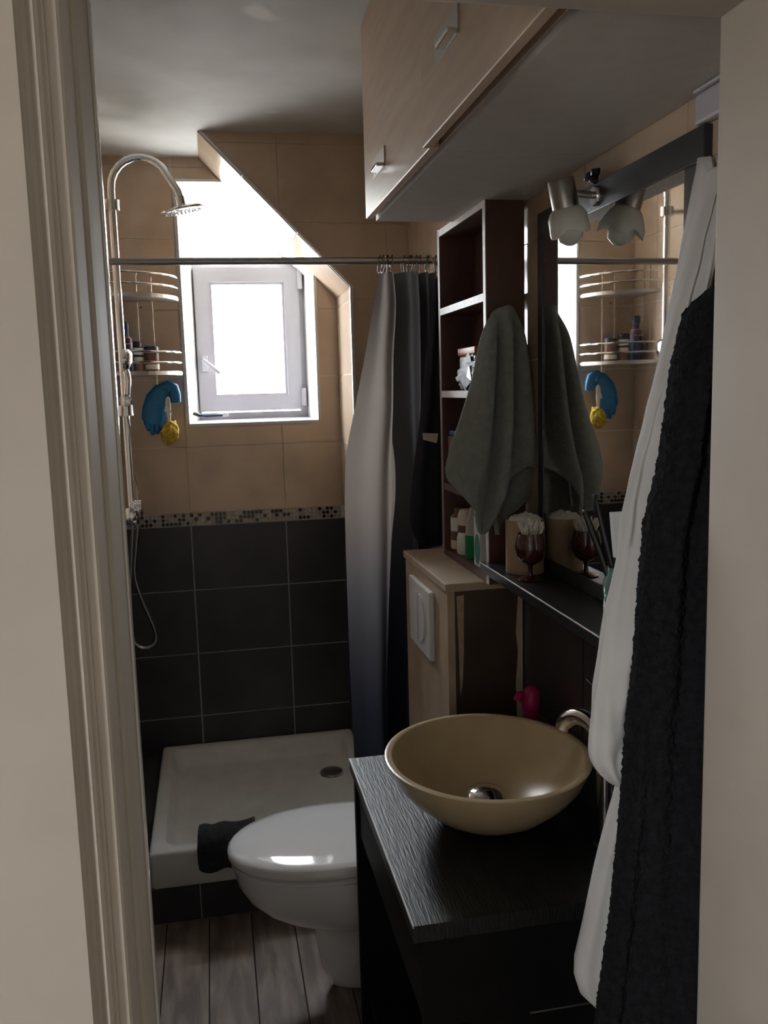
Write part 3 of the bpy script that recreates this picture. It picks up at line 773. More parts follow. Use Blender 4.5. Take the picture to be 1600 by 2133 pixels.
bm = bmesh.new(); prism(bm, [a, b_, at(910, 923, 2.548), at(882, 916, 2.548)], (0, .004, 0)); obj('care_label', bm, PALEEDGE, nav)
bm = bmesh.new(); tube(bm, smooth_path([(.672, 2.60, 1.985), (.674, 2.63, 2.02), (.675, 2.69, 2.046), (.675, 2.715, 2.03)]), .003, 6); obj('hanger_hook', bm, STEEL, nav, smooth=True)

# ================================================================== TOILET AND CISTERN BOX
BX, BY0, BY1, BZ = 0.533, 2.006, 2.472, 1.182
cb = thing('cistern_box', 'boxed-in cistern of beige and brown boards behind the toilet', 'cistern box')
obj('front_panel', box(BX, BX + .018, BY0 + .002, BY1, 0.002, BZ - .02), CHIPBD, cb)
obj('top_board', rbox(BX - .006, XR, BY0 - .004, BY1 + .004, BZ - .02, BZ, .003), CHIPBD, cb)
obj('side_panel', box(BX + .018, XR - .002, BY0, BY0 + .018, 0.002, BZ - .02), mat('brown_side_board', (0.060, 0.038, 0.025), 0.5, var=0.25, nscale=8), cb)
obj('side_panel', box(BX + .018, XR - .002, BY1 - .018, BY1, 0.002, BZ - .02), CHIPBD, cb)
# plaster smears along the joints
for zz in (((.004, 1.150), (.022, 1.152), (.020, 1.00), (.016, .93), (.010, .90), (.008, 1.02)),):
    bm = bmesh.new(); prism(bm, [(BX + .018 + a, BY0 - .0012, z) for a, z in zz], (0, .0018, 0)); obj('plaster_smear', bm, mat('plaster_smear', (0.40, 0.30, 0.21), 0.85, var=0.2, nscale=40), cb)
bm = bmesh.new(); prism(bm, [(XR - .020 + dx, BY0 - .0016, z) for dx, z in ((.004, .80), (.000, .92), (.006, 1.0), (.001, 1.05), (.008, 1.16), (.018, 1.16), (.018, .80))], (0, .0022, 0))
obj('plaster_smear', bm, mat('plaster_joint', (0.55, 0.47, 0.37), 0.85, var=0.15, nscale=30), cb)
fp = obj('flush_plate', rbox(BX - .014, BX, 2.136, 2.372, 0.950, 1.132, .004), WHP, cb)
for dy in (-.012, .012):
    bm = bmesh.new()
    pts = [(BX - .018, 2.254 + dy + math.copysign(.058, dy) * math.sin(a), 1.041 + .066 * math.cos(a)) for a in [PI * k / 14 for k in range(15)]]
    prism(bm, pts, (.005, 0, 0)); obj('flush_button', bm, WHP, fp)

to = thing('toilet', 'white toilet with closed oval lid beside the shower tray', 'toilet')
TC = 2.262
def outline(x0, x1, hw, z, n=40, sq=2.3, cx=None):
    """egg outline with its tip at x0, flat back at x1"""
    xm = x0 + (x1 - x0) * .60; pts = []
    for k in range(n):
        t = 2 * PI * k / n
        c_, s_ = math.cos(t), math.sin(t)
        if c_ < 0: x = xm + (xm - x0) * c_
        else: x = xm + (x1 - xm) * (abs(c_) ** .55)
        y = TC + hw * math.copysign(abs(s_) ** (.92 if c_ < 0 else .75), s_)
        pts.append((x, y, z))
    return pts
bm = bmesh.new()
loft(bm, [outline(-.008, .450, .178, .418), outline(-.016, .455, .186, .421), outline(-.020, .458, .190, .430), outline(-.018, .457, .189, .440), outline(-.008, .452, .181, .449), outline(.020, .436, .158, .4545), outline(.09, .40, .10, .457), outline(.18, .36, .03, .458)])
obj('lid', bm, CERAMIC, to, smooth=True, angle=60)
bm = bmesh.new(); loft(bm, [outline(-.006, .45, .177, .400), outline(-.012, .452, .182, .404), outline(-.012, .452, .182, .412), outline(-.006, .45, .177, .4155)])
obj('seat', bm, CERAMIC, to, smooth=True)
bm = bmesh.new()
loft(bm, [outline(-.004, .52, .176, .398), outline(-.004, .52, .177, .380), outline(.004, .52, .172, .345), outline(.026, .52, .160, .305), outline(.062, .52, .142, .268), outline(.105, .52, .124, .240), outline(.155, .52, .108, .222), outline(.20, .52, .098, .212),
          outline(.208, .52, .088, .15), outline(.222, .52, .066, .06), outline(.245, .52, .050, .012), outline(.262, .51, .042, .002)])
obj('bowl', bm, CERAMIC, to, smooth=True, angle=60)
for y in (TC - .07, TC + .07):
    bm = bmesh.new(); lathe(bm, [(.014, -.03), (.014, .03)], (.475, y, .425), 14, 'Y'); obj('hinge', bm, CHROME, to, smooth=True)

# charcoal towelling mat draped over the tray edge
rg = thing('bath_mat', 'small charcoal towelling cloth draped over the front rim of the shower tray', 'cloth')
rows = []
X = [at(u, 1750, 2.65).x for u in (414, 428, 446, 466, 486, 508, 532)]
for (y, z) in ((2.83, .198), (2.79, .206), (2.75, .250), (2.715, .282), (2.685, .296), (2.650, .292), (2.624, .268), (2.618, .232), (2.616, .200), (2.620, .188)):
    rows.append([(x + .004 * math.sin(y * 40 + k), y + .006 * math.sin(k * 2.3), z + (.010 * math.sin(k * 1.9 + y * 8) if z < .26 else .006 * math.sin(k * 2.5)) + (.008 if y > 2.7 else 0)) for k, x in enumerate(X)])
bm = bmesh.new(); loft(bm, rows, closed=False)
subsurf(obj('cloth', bm, RAGM, rg), 3, .012)

# ================================================================== BROWN SHELF UNIT
UX, UY0, UY1, UZ0, UZ1 = 0.625, 1.968, 2.392, BZ, 2.066
su = thing('shelf_unit', 'tall narrow red-brown shelf unit with pale edges on the cistern box', 'shelf unit')
obj('near_side', box(UX + .001, XR - .006, UY0, UY0 + .018, UZ0, UZ1), BROWNW, su)
obj('far_side', box(UX + .001, XR - .006, UY1 - .018, UY1, UZ0, UZ1), BROWNW, su)
obj('edge_band', box(UX - .001, UX + .001, UY0, UY0 + .018, UZ0, UZ1), PALEEDGE, su)
obj('edge_band', box(UX - .001, UX + .001, UY1 - .018, UY1, UZ0, UZ1), mat('brown_board_edge', (0.26, 0.20, 0.17), 0.5), su)
for z in (1.200, 1.385, 1.638, 1.858, 2.064):
    s = obj('shelf', box(UX + .001, XR - .006, UY0 + .018, UY1 - .018, z - .018, z), BROWNW, su)
    if z > 1.5: obj('edge_band', box(UX - .001, UX + .001, UY0 + .018, UY1 - .018, z - .018, z), PALEEDGE, s)
obj('back_strip', box(XR - .006, XR - .003, UY0 + .07, UY1, UZ0, UZ1), BROWNW, su)

# on the shelves
jar = thing('storage_tub', 'white rectangular tub with orange lid on the middle brown shelf', 'tub')
obj('body', rbox(.654, .712, 2.150, 2.300, 1.6385, 1.727, .008, 3), WHP, jar, smooth=True)
obj('lid', rbox(.651, .715, 2.146, 2.304, 1.727, 1.748, .005, 3), ORANGE, jar, smooth=True)
bag = thing('film_bag', 'crumpled dark blue plastic bag in front of the white tub', 'bag')
bm = bmesh.new(); bmesh.ops.create_icosphere(bm, subdivisions=4, radius=1.0)
for v in bm.verts:
    d = v.co.copy(); k = 1 + .55 * abs(noise.noise(d * 2.6 + Vector((4, 1, 2)))) + .30 * abs(noise.noise(d * 6)) - .15
    v.co = Vector((.638 + d.x * .007 * k, 2.165 + d.y * .105 * k, 1.678 + d.z * .034 * k * (1.25 - .85 * abs(d.y)) - .010 * d.y))
obj('film', bm, BLUEBAG, bag, smooth=True, angle=35)
bm = bmesh.new(); prism(bm, [(.6295, 2.105, 1.660), (.6295, 2.150, 1.672), (.6298, 2.138, 1.694), (.6295, 2.125, 1.700), (.6295, 2.120, 1.690)], (.002, 0, 0)); obj('paper_tag', bm, WHP, bag)
pk = thing('flat_packet', 'small blue packet lying on the shelf below the white tub', 'packet')
obj('wrapper', rbox(.640, .705, 2.295, 2.365, 1.516, 1.530, .004), BLUEP, pk)
obj('carton', rbox(.638, .708, 2.285, 2.370, 1.3855, 1.515, .003), mat('grey_brown_carton', (0.20, 0.16, 0.14), 0.6, var=0.15, nscale=30), pk)
bottle('lotion_bottle', 'cloudy clear bottle with straw yellow cap on the shelf behind the grey towel', 'bottle', (.668, 2.245, 1.3855), [(.001, 0), (.030, 0), (.033, .005), (.033, .11), (.020, .135), (.015, .14), (.015, .155), (.001, .155)], CLEARG,
       [('cap', [(.001, .186), (.016, .186), (.018, .183), (.018, .154), (.001, .154)], YCAP)])
bottle('medicine_bottle', 'brown bottle with white label at the far end of the bottom shelf', 'bottle', (.655, 2.330, 1.2005), [(.001, 0), (.020, 0), (.022, .004), (.022, .095), (.012, .105), (.012, .118), (.001, .118)], BROWNP,
       [('label', [(.0223, .055), (.0227, .055), (.0227, .093), (.0223, .093)], WHP), ('foot_band', [(.0223, .006), (.0227, .006), (.0227, .030), (.0223, .030)], CREAMP)])
bottle('lotion_bottle', 'white round bottle standing beside the brown medicine bottle on the bottom shelf', 'bottle', (.660, 2.270, 1.2005), [(.001, 0), (.024, 0), (.027, .005), (.027, .045), (.022, .060), (.001, .062)], WHP,
       [('neck_band', [(.023, .060), (.024, .062), (.024, .080), (.001, .080)], BROWNP), ('cap', [(.001, .124), (.018, .120), (.024, .105), (.024, .080), (.001, .080)], CREAMP)])
bottle('soap_bottle', 'green bottle with clear top on the bottom brown shelf', 'bottle', (.662, 2.205, 1.2005), [(.001, 0), (.022, 0), (.025, .004), (.025, .060), (.001, .062)], GREENP,
       [('clear_top', [(.001, .135), (.012, .135), (.014, .12), (.022, .100), (.024, .062), (.001, .062)], CLEARG)])
sb = thing('toothpaste_box', 'white upright carton with teal leaf print at the near end of the bottom shelf', 'carton')
obj('carton', rbox(.636, .700, 2.075, 2.125, 1.2005, 1.325, .002), WHP, sb)
bm = bmesh.new(); prism(bm, [(.6355, 2.100 + .022 * math.sin(a) - .004, 1.245 + .038 * math.cos(a)) for a in [2 * PI * k / 16 for k in range(16)]], (.0008, 0, 0)); obj('print', bm, TEALP, sb)

# grey hand towel on a hook on the unit's near side
tw = thing('hand_towel', 'grey towelling hand towel hanging on the side of the brown shelf unit', 'towel')
TY = 1.925
def sheet(net, y0, name, mt, parent, lv=3, th=.010):
    bm = bmesh.new()
    loft(bm, dense([[at(u, v, y0) + Vector((0, min(max(dy, 0) * 2.4, .030) + min(dy, 0) * 1.9, 0)) for u, v, dy in row] for row in net]), closed=False)
    return subsurf(obj(name, bm, mt, parent), 1, th)
front = [
 [(1030, 662, .020), (1038, 648, .012), (1046, 640, .0), (1056, 638, -.004), (1066, 640, .0), (1078, 648, .010), (1088, 662, .018)],
 [(1012, 705, .020), (1026, 700, -.006), (1040, 698, .006), (1054, 698, -.018), (1066, 700, .004), (1084, 702, -.008), (1100, 706, .016)],
 [(994, 790, .018), (1016, 785, -.016), (1036, 785, .006), (1050, 785, -.026), (1064, 788, .008), (1090, 790, -.014), (1112, 792, .012)],
 [(970, 870, .016), (1006, 868, -.022), (1030, 870, .004), (1046, 872, -.034), (1062, 875, .010), (1094, 872, -.016), (1120, 872, .010)],
 [(950, 930, .014), (993, 945, -.026), (1024, 950, .0), (1036, 950, -.040), (1062, 945, .0), (1096, 930, -.016), (1124, 925, .008)],
 [(938, 978, .012), (976, 1010, -.024), (1014, 1030, -.004), (1026, 1000, -.044), (1060, 972, -.012), (1094, 962, -.014), (1127, 965, .006)],
 [(943, 1002, .010), (976, 1052, -.020), (1002, 1114, -.004), (1023, 1040, -.040), (1045, 992, -.024), (1091, 968, -.016), (1127, 985, .004)]]
sheet(front, TY, 'front_flap', TOWELM, tw)
rear = [
 [(1040, 670, .024), (1060, 660, .022), (1080, 666, .024), (1094, 676, .026)],
 [(1030, 800, .022), (1055, 800, .018), (1085, 800, .024), (1116, 800, .024)],
 [(1022, 930, .012), (1050, 930, .022), (1090, 930, .010), (1124, 930, .022)],
 [(1020, 1010, .000), (1052, 1010, .022), (1086, 990, -.004), (1126, 985, .018)],
 [(1024, 1070, -.010), (1052, 1050, .016), (1080, 1025, .000), (1122, 1005, .016)],
 [(1030, 1112, -.012), (1052, 1092, .012), (1082, 1060, .004), (1118, 1020, .014)]]
sheet(rear, TY, 'rear_flap', TOWELM, tw)
th_ = thing('towel_hook', 'small hook under the top of the grey hand towel', 'hook')
bm = bmesh.new(); tube(bm, smooth_path([(.668, 1.967, 1.81), (.668, 1.945, 1.805), (.668, 1.932, 1.815)]), .004, 8); obj('prong', bm, STEEL, th_, smooth=True)
bm = bmesh.new(); lathe(bm, [(.010, -.003), (.010, 0)], (.668, UY0 - .0004, 1.81), 14, 'Y'); obj('plate', bm, STEEL, th_)

# ================================================================== WALL CABINET
KZ, KY1, KY0 = 2.070, 2.232, 0.97
wc = thing('wall_cabinet', 'maple wall cabinet hung from the ceiling above the mirror', 'cabinet')
obj('carcass', box(.425, XR - .001, KY0, KY1, KZ + .004, ZC - .002), MAPLE, wc)
for a, b_ in ((KY0, 1.578), (1.580, KY1)):
    obj('bottom_panel', box(.427, XR - .001, a, b_, KZ - .010, KZ + .004), CABGREY, wc)
d1 = obj('door', rbox(.402, .420, 1.583, KY1 + .002, KZ - .004, ZC - .006, .0015, 1), MAPLE, wc)
d2 = obj('door', rbox(.388, .406, 0.98, 1.579, KZ - .006, ZC - .006, .0015, 1), MAPLE, wc)
obj('hinge_spacer', box(.4195, .4255, 1.60, 2.20, KZ + .10, ZC - .02), BLK, wc)
obj('hinge_spacer', box(.4055, .4255, 1.00, 1.56, KZ + .10, ZC - .02), BLK, wc)
for d, fx, y0, y1, z in ((d1, .402, 1.975, 2.105, 2.142), (d2, .388, 1.335, 1.475, 2.176)):
    hd = obj('handle', box(fx - .003, fx, y0, y1, z - .012, z + .030), ALU, d)
    obj('pull', rbox(fx - .020, fx - .003, y0 + .002, (y0 + y1) / 2, z - .012, z - .004, .002), CHROME, hd)

# white casing at the upper right
vb = thing('pipe_casing', 'white plastic casing on the wall at the right end of the mirror', 'casing')
obj('body', rbox(XR - .016, XR - .001, 1.05, 1.232, 2.012, 2.054, .005), PVC, vb)
obj('cover', rbox(XR - .022, XR - .001, 1.05, 1.226, 2.0545, 2.0595, .002), PVC, vb)

# ================================================================== MIRROR, LAMP, SHELF
SHZ = 1.238
MY0, MY1, MZa, MZb = 1.205, 1.866, SHZ + .0005, 2.010
mi = thing('mirror', 'rectangular mirror in a dark slate frame standing on the black wall shelf', 'mirror')
obj('glass', box(XR - .012, XR - .004, MY0 + .03, MY1 - .02, MZa + .02, MZb - .03), MIRRORM, mi)
FT = .014
obj('frame_rail', rbox(XR - FT, XR - .002, MY0, MY1, MZb - .050, MZb, .002), FRAMEM, mi)
obj('frame_rail', rbox(XR - FT, XR - .002, MY0, MY1, MZa, MZa + .030, .002), FRAMEM, mi)
obj('frame_stile', rbox(XR - FT, XR - .002, MY1 - .028, MY1, MZa + .030, MZb - .050, .002), FRAMEM, mi)
obj('frame_stile', rbox(XR - FT, XR - .002, MY0, MY0 + .055, MZa + .030, MZb - .050, .002), FRAMEM, mi)
bk = thing('mirror_hanger', 'small black bow-shaped hanger above the mirror frame', 'hanger')
bm = bmesh.new()
for c in ((.708, 1.585, 2.020), (.708, 1.570, 2.027), (.709, 1.600, 2.026), (.708, 1.575, 2.014)):
    bmesh.ops.create_icosphere(bm, subdivisions=2, radius=.0105, matrix=Matrix.Translation(c) @ Matrix.Diagonal((.8, 1.1, .8, 1)))
for v in bm.verts: v.co += Vector((noise.noise(v.co * 90), noise.noise(v.co * 90 + Vector((3, 0, 0))), noise.noise(v.co * 90 + Vector((0, 5, 0))))) * .004
obj('knot', bm, BLK, bk, smooth=True)
lp = thing('spot_lamp', 'brushed steel spot lamp with frosted glass shade clipped to the mirror frame', 'lamp')
LYy = 1.567
bm = bmesh.new(); lathe(bm, [(.001, -.007), (.016, -.007), (.018, -.004), (.018, .0005), (.001, .0005)], (XR - FT, LYy, 1.985), 26, 'X'); obj('wall_plate', bm, CHROME, lp, smooth=True)
bm = bmesh.new(); tube(bm, [(XR - FT - .004, LYy, 1.986), (.662, LYy, 1.990)], .0065, 12); obj('arm', bm, STEEL, lp, smooth=True)
TL = Matrix.Translation((.645, LYy, 1.988)) @ Matrix.Rotation(math.radians(-14), 4, 'Y') @ Matrix.Rotation(math.radians(6), 4, 'X')
bm = bmesh.new(); lathe(bm, [(.001, .026), (.022, .026), (.024, .023), (.024, -.024), (.022, -.026), (.001, -.026)], (0, 0, 0), 28); bmesh.ops.transform(bm, matrix=TL, verts=bm.verts); obj('lamp_cap', bm, STEEL, lp, smooth=True)
bm = bmesh.new()
rings = []
for r, h, w in ((.022, -.022, 0), (.030, -.030, 0), (.036, -.042, .000), (.0385, -.056, .002), (.039, -.068, .006), (.037, -.068, .006), (.036, -.056, .002), (.033, -.042, 0), (.027, -.032, 0), (.020, -.026, 0)):
    rings.append([((r + .004 * (w > 0) * math.sin(4 * a)) * math.cos(a), (r + .004 * (w > 0) * math.sin(4 * a)) * math.sin(a), h - w * math.sin(4 * a)) for a in [2 * PI * k / 32 for k in range(32)]])
loft(bm, rings); bmesh.ops.transform(bm, matrix=TL, verts=bm.verts); obj('shade', bm, DGLASS, lp, smooth=True, angle=60)
bm = bmesh.new(); lathe(bm, [(.012, -.026), (.013, -.040), (.021, -.054), (.0245, -.068), (.021, -.082), (.010, -.090), (.001, -.092)], (0, 0, 0), 24); bmesh.ops.transform(bm, matrix=TL, verts=bm.verts); obj('bulb', bm, DGLASS, lp, smooth=True)

ws = thing('wall_shelf', 'narrow black wall shelf under the mirror', 'shelf')
obj('board', rbox(.603, XR - .001, 1.14, 1.964, SHZ - .022, SHZ, .0015, 1), BLACKM, ws)
obj('edge_band', box(.6018, .6036, 1.14, 1.964, SHZ - .0015, SHZ + .0004), PALEEDGE, ws)

# on the black shelf
can = thing('canister', 'tan round canister of cotton pads beside the mirror edge', 'canister')
cc = (.665, 1.832, SHZ + .0005)
bm = bmesh.new(); lathe(bm, [(.001, 0), (.0410, 0), (.0420, .002), (.0420, .118), (.0400, .118), (.0400, .060), (.001, .060)], cc, 32); obj('body', bm, TANP, can, smooth=True)
cot = bmesh.new(); bmesh.ops.create_icosphere(cot, subdivisions=4, radius=1)
for v in cot.verts:
    d = v.co.copy(); v.co = Vector((cc[0] + d.x * .038, cc[1] + d.y * .038, cc[2] + .112 + d.z * .018 * (1 + .5 * noise.noise(d * 4))))
tag(obj('cotton_pads', cot, COTTON, smooth=True), 'heap of white cotton wool filling the tan canister', 'cotton', kind='stuff')
gb = thing('goblet', 'brown stemmed glass goblet holding cotton swabs', 'goblet')
gc = (.648, 1.752, SHZ + .0005)
bm = bmesh.new(); lathe(bm, [(.001, .032), (.012, .033), (.024, .042), (.031, .056), (.033, .070), (.030, .088), (.026, .100), (.0245, .100), (.028, .086), (.030, .070), (.028, .057), (.020, .045), (.001, .040)], gc, 30); obj('cup', bm, AMBER, gb, smooth=True)
bm = bmesh.new(); lathe(bm, [(.001, 0), (.026, 0), (.027, .002), (.020, .005), (.006, .009), (.0045, .02), (.006, .033), (.001, .034)], gc, 26); obj('stem', bm, AMBER, gb, smooth=True)
bm = bmesh.new(); rnd = random.Random(3)
for k in range(70):
    a = rnd.uniform(0, 2 * PI); r = .020 * math.sqrt(rnd.random())
    p0 = Vector((gc[0] + r * .5 * math.cos(a), gc[1] + r * .5 * math.sin(a), gc[2] + .062)); p1 = Vector((gc[0] + r * 1.45 * math.cos(a), gc[1] + r * 1.45 * math.sin(a), gc[2] + .126 - r * .55 + rnd.uniform(-.006, .006)))
    tube(bm, [p0, p1], .0011, 4)
    tube(bm, [p1 - (p1 - p0).normalized() * .009, p1 - (p1 - p0).normalized() * .004, p1 + (p1 - p0).normalized() * .003], [.0018, .0027, .0012], 6)
tag(obj('cotton_swabs', bm, COTTON, smooth=True), 'bunch of white cotton swabs standing in the brown goblet', 'cotton swabs', kind='stuff')
gj = thing('glass_tumbler', 'pale aqua glass jar half hidden by the white robe', 'glass jar')
jc = (.684, 1.395, SHZ + .0005)
bm = bmesh.new(); lathe(bm, [(.001, 0), (.030, 0), (.033, .003), (.033, .035), (.031, .042), (.033, .049), (.033, .070), (.026, .082), (.026, .095), (.024, .095), (.023, .082), (.030, .068), (.030, .008), (.001, .008)], jc, 30); obj('glass', bm, GREENGL, gj, smooth=True)
def stick(name, label, cat, pts, r, mt, extra=None):
    t = thing(name, label, cat)
    bm = bmesh.new(); tube(bm, pts, r, 8); obj('handle', bm, mt, t, smooth=True)
    if extra: extra(t)
    return t
base = Vector((jc[0], jc[1], jc[2] + .015))
t1, t2 = at(1219, 1068, 1.452), at(1240, 1034, 1.440)
def razor_head(t): obj('head', rbox(t1.x - .004, t1.x + .016, t1.y - .006, t1.y + .006, t1.z - .004, t1.z + .006, .003), BLK, t)
stick('safety_razor', 'black razor leaning out of the glass jar, leftmost of its contents', 'razor', [base + Vector((-.004, 0, .0)), base.lerp(t1, .6), t1], [.004, .0065, .0055], BLK, razor_head)
def brush_head(t): obj('head', rbox(t2.x - .004, t2.x + .005, t2.y - .004, t2.y + .004, t2.z - .030, t2.z + .004, .002), BLK, t)
stick('toothbrush', 'thin black toothbrush standing in the glass jar', 'toothbrush', [base + Vector((.004, .004, 0)), base.lerp(t2, .6), t2], [.004, .0055, .003], BLK, brush_head)
tp = thing('toothpaste_tube', 'white and navy toothpaste tube standing in the glass jar', 'tube')
bm = bmesh.new(); loft(bm, [[(jc[0] + .006 + w * math.cos(a), jc[1] - .002 + .06 * (z / .2) * .4 + t_ * math.sin(a), jc[2] + z) for a in [2 * PI * k / 16 for k in range(16)]] for z, w, t_ in ((.012, .010, .010), (.07, .014, .010), (.11, .019, .007), (.1101, .019, .007))]); obj('lower_tube', bm, NAVYP, tp, smooth=True)
bm = bmesh.new(); loft(bm, [[(jc[0] + .006 + w * math.cos(a), jc[1] - .002 + .06 * (z / .2) * .4 + t_ * math.sin(a), jc[2] + z) for a in [2 * PI * k / 16 for k in range(16)]] for z, w, t_ in ((.1102, .019, .007), (.15, .021, .005), (.188, .022, .0015))]); obj('upper_tube', bm, WHP, tp, smooth=True)

# ================================================================== VANITY AND BASIN
VX, VY0, VY1, VZ = 0.280, 1.304, 1.985, 0.780
va = thing('vanity', 'black grained wooden vanity with open shelf under the stone basin', 'vanity')
obj('countertop', box(VX, XR - .001, VY0, VY1, VZ - .030, VZ), BLACKW, va)
obj('edge_band', box(VX - .0016, VX + .0010, VY0, VY1, VZ - .0040, VZ + .0006), mat('white_counter_edge', (0.80, 0.80, 0.78), 0.35), va)  # thin white band along the counter's front edge
obj('apron', box(VX + .016, VX + .034, VY0 + .018, VY1 - .020, .598, VZ - .030), BLACKS, va)
obj('far_side', box(VX + .008, XR - .001, VY1 - .020, VY1 - .002, .002, VZ - .030), BLACKS, va)
obj('near_side', box(VX + .014, XR - .001, VY0 + .004, VY0 + .018, .590, VZ - .030), BLACKS, va)
obj('near_edge_band', box(VX + .20, XR - .02, VY0 + .002, VY0 + .004, .588, .591), ALU, va)
obj('near_leg', box(VX + .10, XR - .001, VY0 + .018, VY0 + .036, .002, .598), BLACKS, va)
obj('lower_shelf', box(VX + .03, XR - .001, VY0 + .036, VY1 - .020, .14, .158), BLACKM, va)
obj('back_panel', box(XR - .010, XR - .001, VY0 + .036, VY1 - .020, .158, VZ - .030), BLACKM, va)

sk = thing('basin', 'round beige stone vessel basin on the black vanity', 'basin')
SXc, SYc, SR, SZ = 0.508, 1.634, .2075, 0.918
bm = bmesh.new()
H = SZ - VZ
lathe(bm, [(.001, .0005), (.060, .0005), (.085, .010), (.128, .036), (.165, .069), (.188, .098), (SR - .003, H - .003), (SR - .002, H), (SR - .004, H + .001), (SR - .015, H + .001), (SR - .018, H - .002), (.170, .098), (.145, .066), (.110, .040), (.070, .023), (.035, .017), (.001, .016)], (SXc, SYc, VZ), 64)
for v in bm.verts: v.co.y = SYc - .008 + (v.co.y - SYc) * 1.065      # slightly oval
obj('bowl', bm, STONE, sk, smooth=True, angle=50)
bm = bmesh.new(); lathe(bm, [(.026, .012), (.042, .026), (.042, .032), (.034, .040), (.016, .045), (.001, .046)], (SXc + .004, SYc + .018, VZ + .008), 30)
obj('drain_cap', bm, CHROME, sk, smooth=True)
fa = thing('basin_mixer', 'tall chrome basin tap with curved spout reaching over the bowl', 'tap')
FX, FYy = .688, 1.462
bm = bmesh.new(); lathe(bm, [(.024, .0005), (.024, .008), (.019, .012), (.018, .22), (.020, .235), (.020, .275), (.016, .283), (.001, .285)], (FX, FYy, VZ), 24); obj('body', bm, CHROME, fa, smooth=True)
bm = bmesh.new(); tube(bm, smooth_path([(FX, FYy, .965), (.690, 1.490, .988), (.684, 1.525, 1.004), (.672, 1.56, 1.004), (.660, 1.583, .988), (.656, 1.590, .972)]), .0165, 16); obj('spout', bm, CHROME, fa, smooth=True)
bm = bmesh.new(); tube(bm, [(FX, FYy, 1.062), (.680, 1.500, 1.085), (.676, 1.520, 1.092)], .004, 8); obj('lever', bm, CHROME, fa, smooth=True)
pb = thing('detergent_bottle', 'magenta plastic bottle in the corner behind the stone basin', 'bottle')
px_, py_ = .682, 1.842
bm = bmesh.new(); lathe(bm, [(.001, .0005), (.031, .0005), (.033, .006), (.033, .075), (.028, .095), (.019, .108), (.017, .125), (.020, .130), (.022, .150), (.019, .178), (.012, .186), (.001, .188)], (px_, py_, VZ), 24); obj('body', bm, PINK, pb, smooth=True)
bm = bmesh.new(); tube(bm, smooth_path([(px_ - .018, py_, VZ + .170), (px_ - .030, py_ - .004, VZ + .172), (px_ - .036, py_ - .006, VZ + .160)]), .009, 8); obj('spout', bm, PINK, pb, smooth=True)

# ================================================================== ROBES BY THE DOOR
def drape(name, parent, mt, lv, left, xr, y0, ry, ripples, amp, phase, nz=46, n=72, fuzz=0.0, bot=0.0):
    """hanging cloth: closed rings between a left contour (picture points at depth y0) and the wall side xr"""
    pts = [at(u, v, y0) for u, v in left]
    zs = [p.z for p in pts]; xs_ = [p.x for p in pts]
    rings = []
    for i in range(nz):
        z = zs[0] + (zs[-1] - zs[0]) * i / (nz - 1)
        xl = float(np.interp(-z, [-q for q in zs], xs_))
        w = xr - xl; cx = xl + w / 2; s = min(1.0, (i + .4) / 5.0) ** .6
        ring = []
        for k in range(n):
            t = 2 * PI * k / n
            rp = 1 + amp * math.sin(ripples * t + phase + 1.6 * z) + amp * .6 * math.sin((ripples * 2 - 1) * t - 2.3 * z + 1.0)
            x = cx - w / 2 * math.cos(t); y = y0 + ry * s * math.sin(t) * rp
            p = Vector((x, y, z + bot * (i / (nz - 1)) * math.sin(3 * t + 1)))
            if fuzz:
                q = p * 210; p += Vector((noise.noise(q), noise.noise(q + Vector((9, 0, 0))), noise.noise(q + Vector((0, 9, 0))))) * fuzz
            p.x = min(p.x, XR - .003)
            ring.append(p)
        rings.append(ring)
    bm = bmesh.new(); loft(bm, rings)
    o = obj(name, bm, mt, parent, smooth=True, angle=180)
    return o
wr = thing('white_robe', 'crumpled white cotton robe hanging behind the black one by the door', 'robe')
drape('body', wr, WHITEC, 2, [(1489, 330), (1475, 430), (1440, 560), (1400, 700), (1375, 850), (1345, 1000), (1330, 1200), (1320, 1400), (1300, 1560), (1288, 1640), (1264, 1720), (1243, 1800), (1216, 1930), (1197, 2010), (1199, 2045), (1213, 2078), (1240, 2098)], XR - .024, 1.205, .045, 5, .16, .4)
slv = [(1487, 345), (1458, 440), (1424, 560), (1390, 690), (1351, 850), (1311, 1000), (1286, 1150), (1257, 1300), (1242, 1400), (1230, 1500), (1227, 1555), (1236, 1592), (1258, 1622), (1285, 1636)]
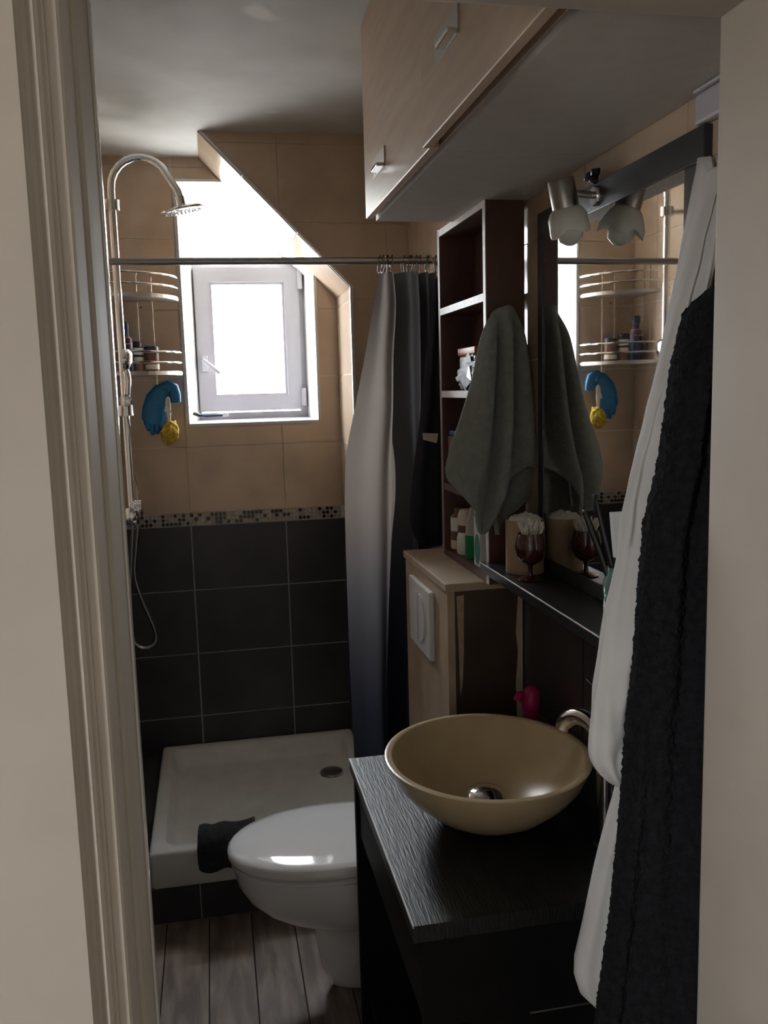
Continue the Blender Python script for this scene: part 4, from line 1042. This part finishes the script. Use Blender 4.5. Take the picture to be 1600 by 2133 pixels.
sr_ = [(1510, 345), (1490, 440), (1470, 560), (1450, 690), (1430, 850), (1412, 1000), (1395, 1150), (1370, 1300), (1355, 1400), (1345, 1500), (1340, 1555), (1338, 1592), (1332, 1622), (1312, 1636)]
rings = []
pl_ = smooth_path([at(*a, 1.16) for a in slv], 7); pr_ = smooth_path([at(*b_, 1.16) for b_ in sr_], 7)
for i, (pa, pb_) in enumerate(zip(pl_, pr_)):
    n = 64; w = pb_.x - pa.x; ring = []; e = min(1.0, (len(pl_) - i) / 10.0) ** .5
    for k in range(n):
        t = 2 * PI * k / n
        rp = 1 + .20 * math.sin(5 * t + 6 * pa.z) + .12 * math.sin(9 * t - 9 * pa.z)
        p = Vector((pa.x + w / 2 - w / 2 * math.cos(t), 1.16 + .030 * math.sin(t) * rp * e, pa.z))
        q = Vector((p.x * 26, p.y * 26, p.z * 11)); q2 = Vector((p.x * 55, p.y * 55, p.z * 26))
        p += Vector((noise.noise(q + Vector((7, 0, 0))) * .003, -abs(noise.noise(q)) * .010 - noise.noise(q2) * .004, 0))
        ring.append(p)
    rings.append(ring)
bm = bmesh.new(); loft(bm, rings); subsurf(obj('sleeve', bm, WHITEC, wr), 1)
dr = thing('black_robe', 'long black towelling bathrobe hanging next to the right door jamb', 'robe')
drape('body', dr, BLACKT, 2, [(1484, 596), (1468, 618), (1443, 650), (1418, 750), (1403, 850), (1386, 960), (1352, 1100), (1338, 1250), (1326, 1400), (1312, 1500), (1296, 1700), (1276, 1900), (1246, 2110), (1230, 2250), (1222, 2420)], XR - .004, 1.055, .062, 6, .22, 2.0, nz=300, n=260, fuzz=.0035)
for nm, lab, y, z in (('robe_hook', 'hook holding the white robe on the right wall', 1.205, 1.70), ('robe_hook', 'hook holding the black robe on the right wall', 1.065, 1.70)):
    t = thing(nm, lab, 'hook')
    bm = bmesh.new(); tube(bm, smooth_path([(XR - .001, y, z + .01), (XR - .026, y, z + .005), (XR - .030, y, z + .022)]), .005, 8); obj('prong', bm, CHROME, t, smooth=True)
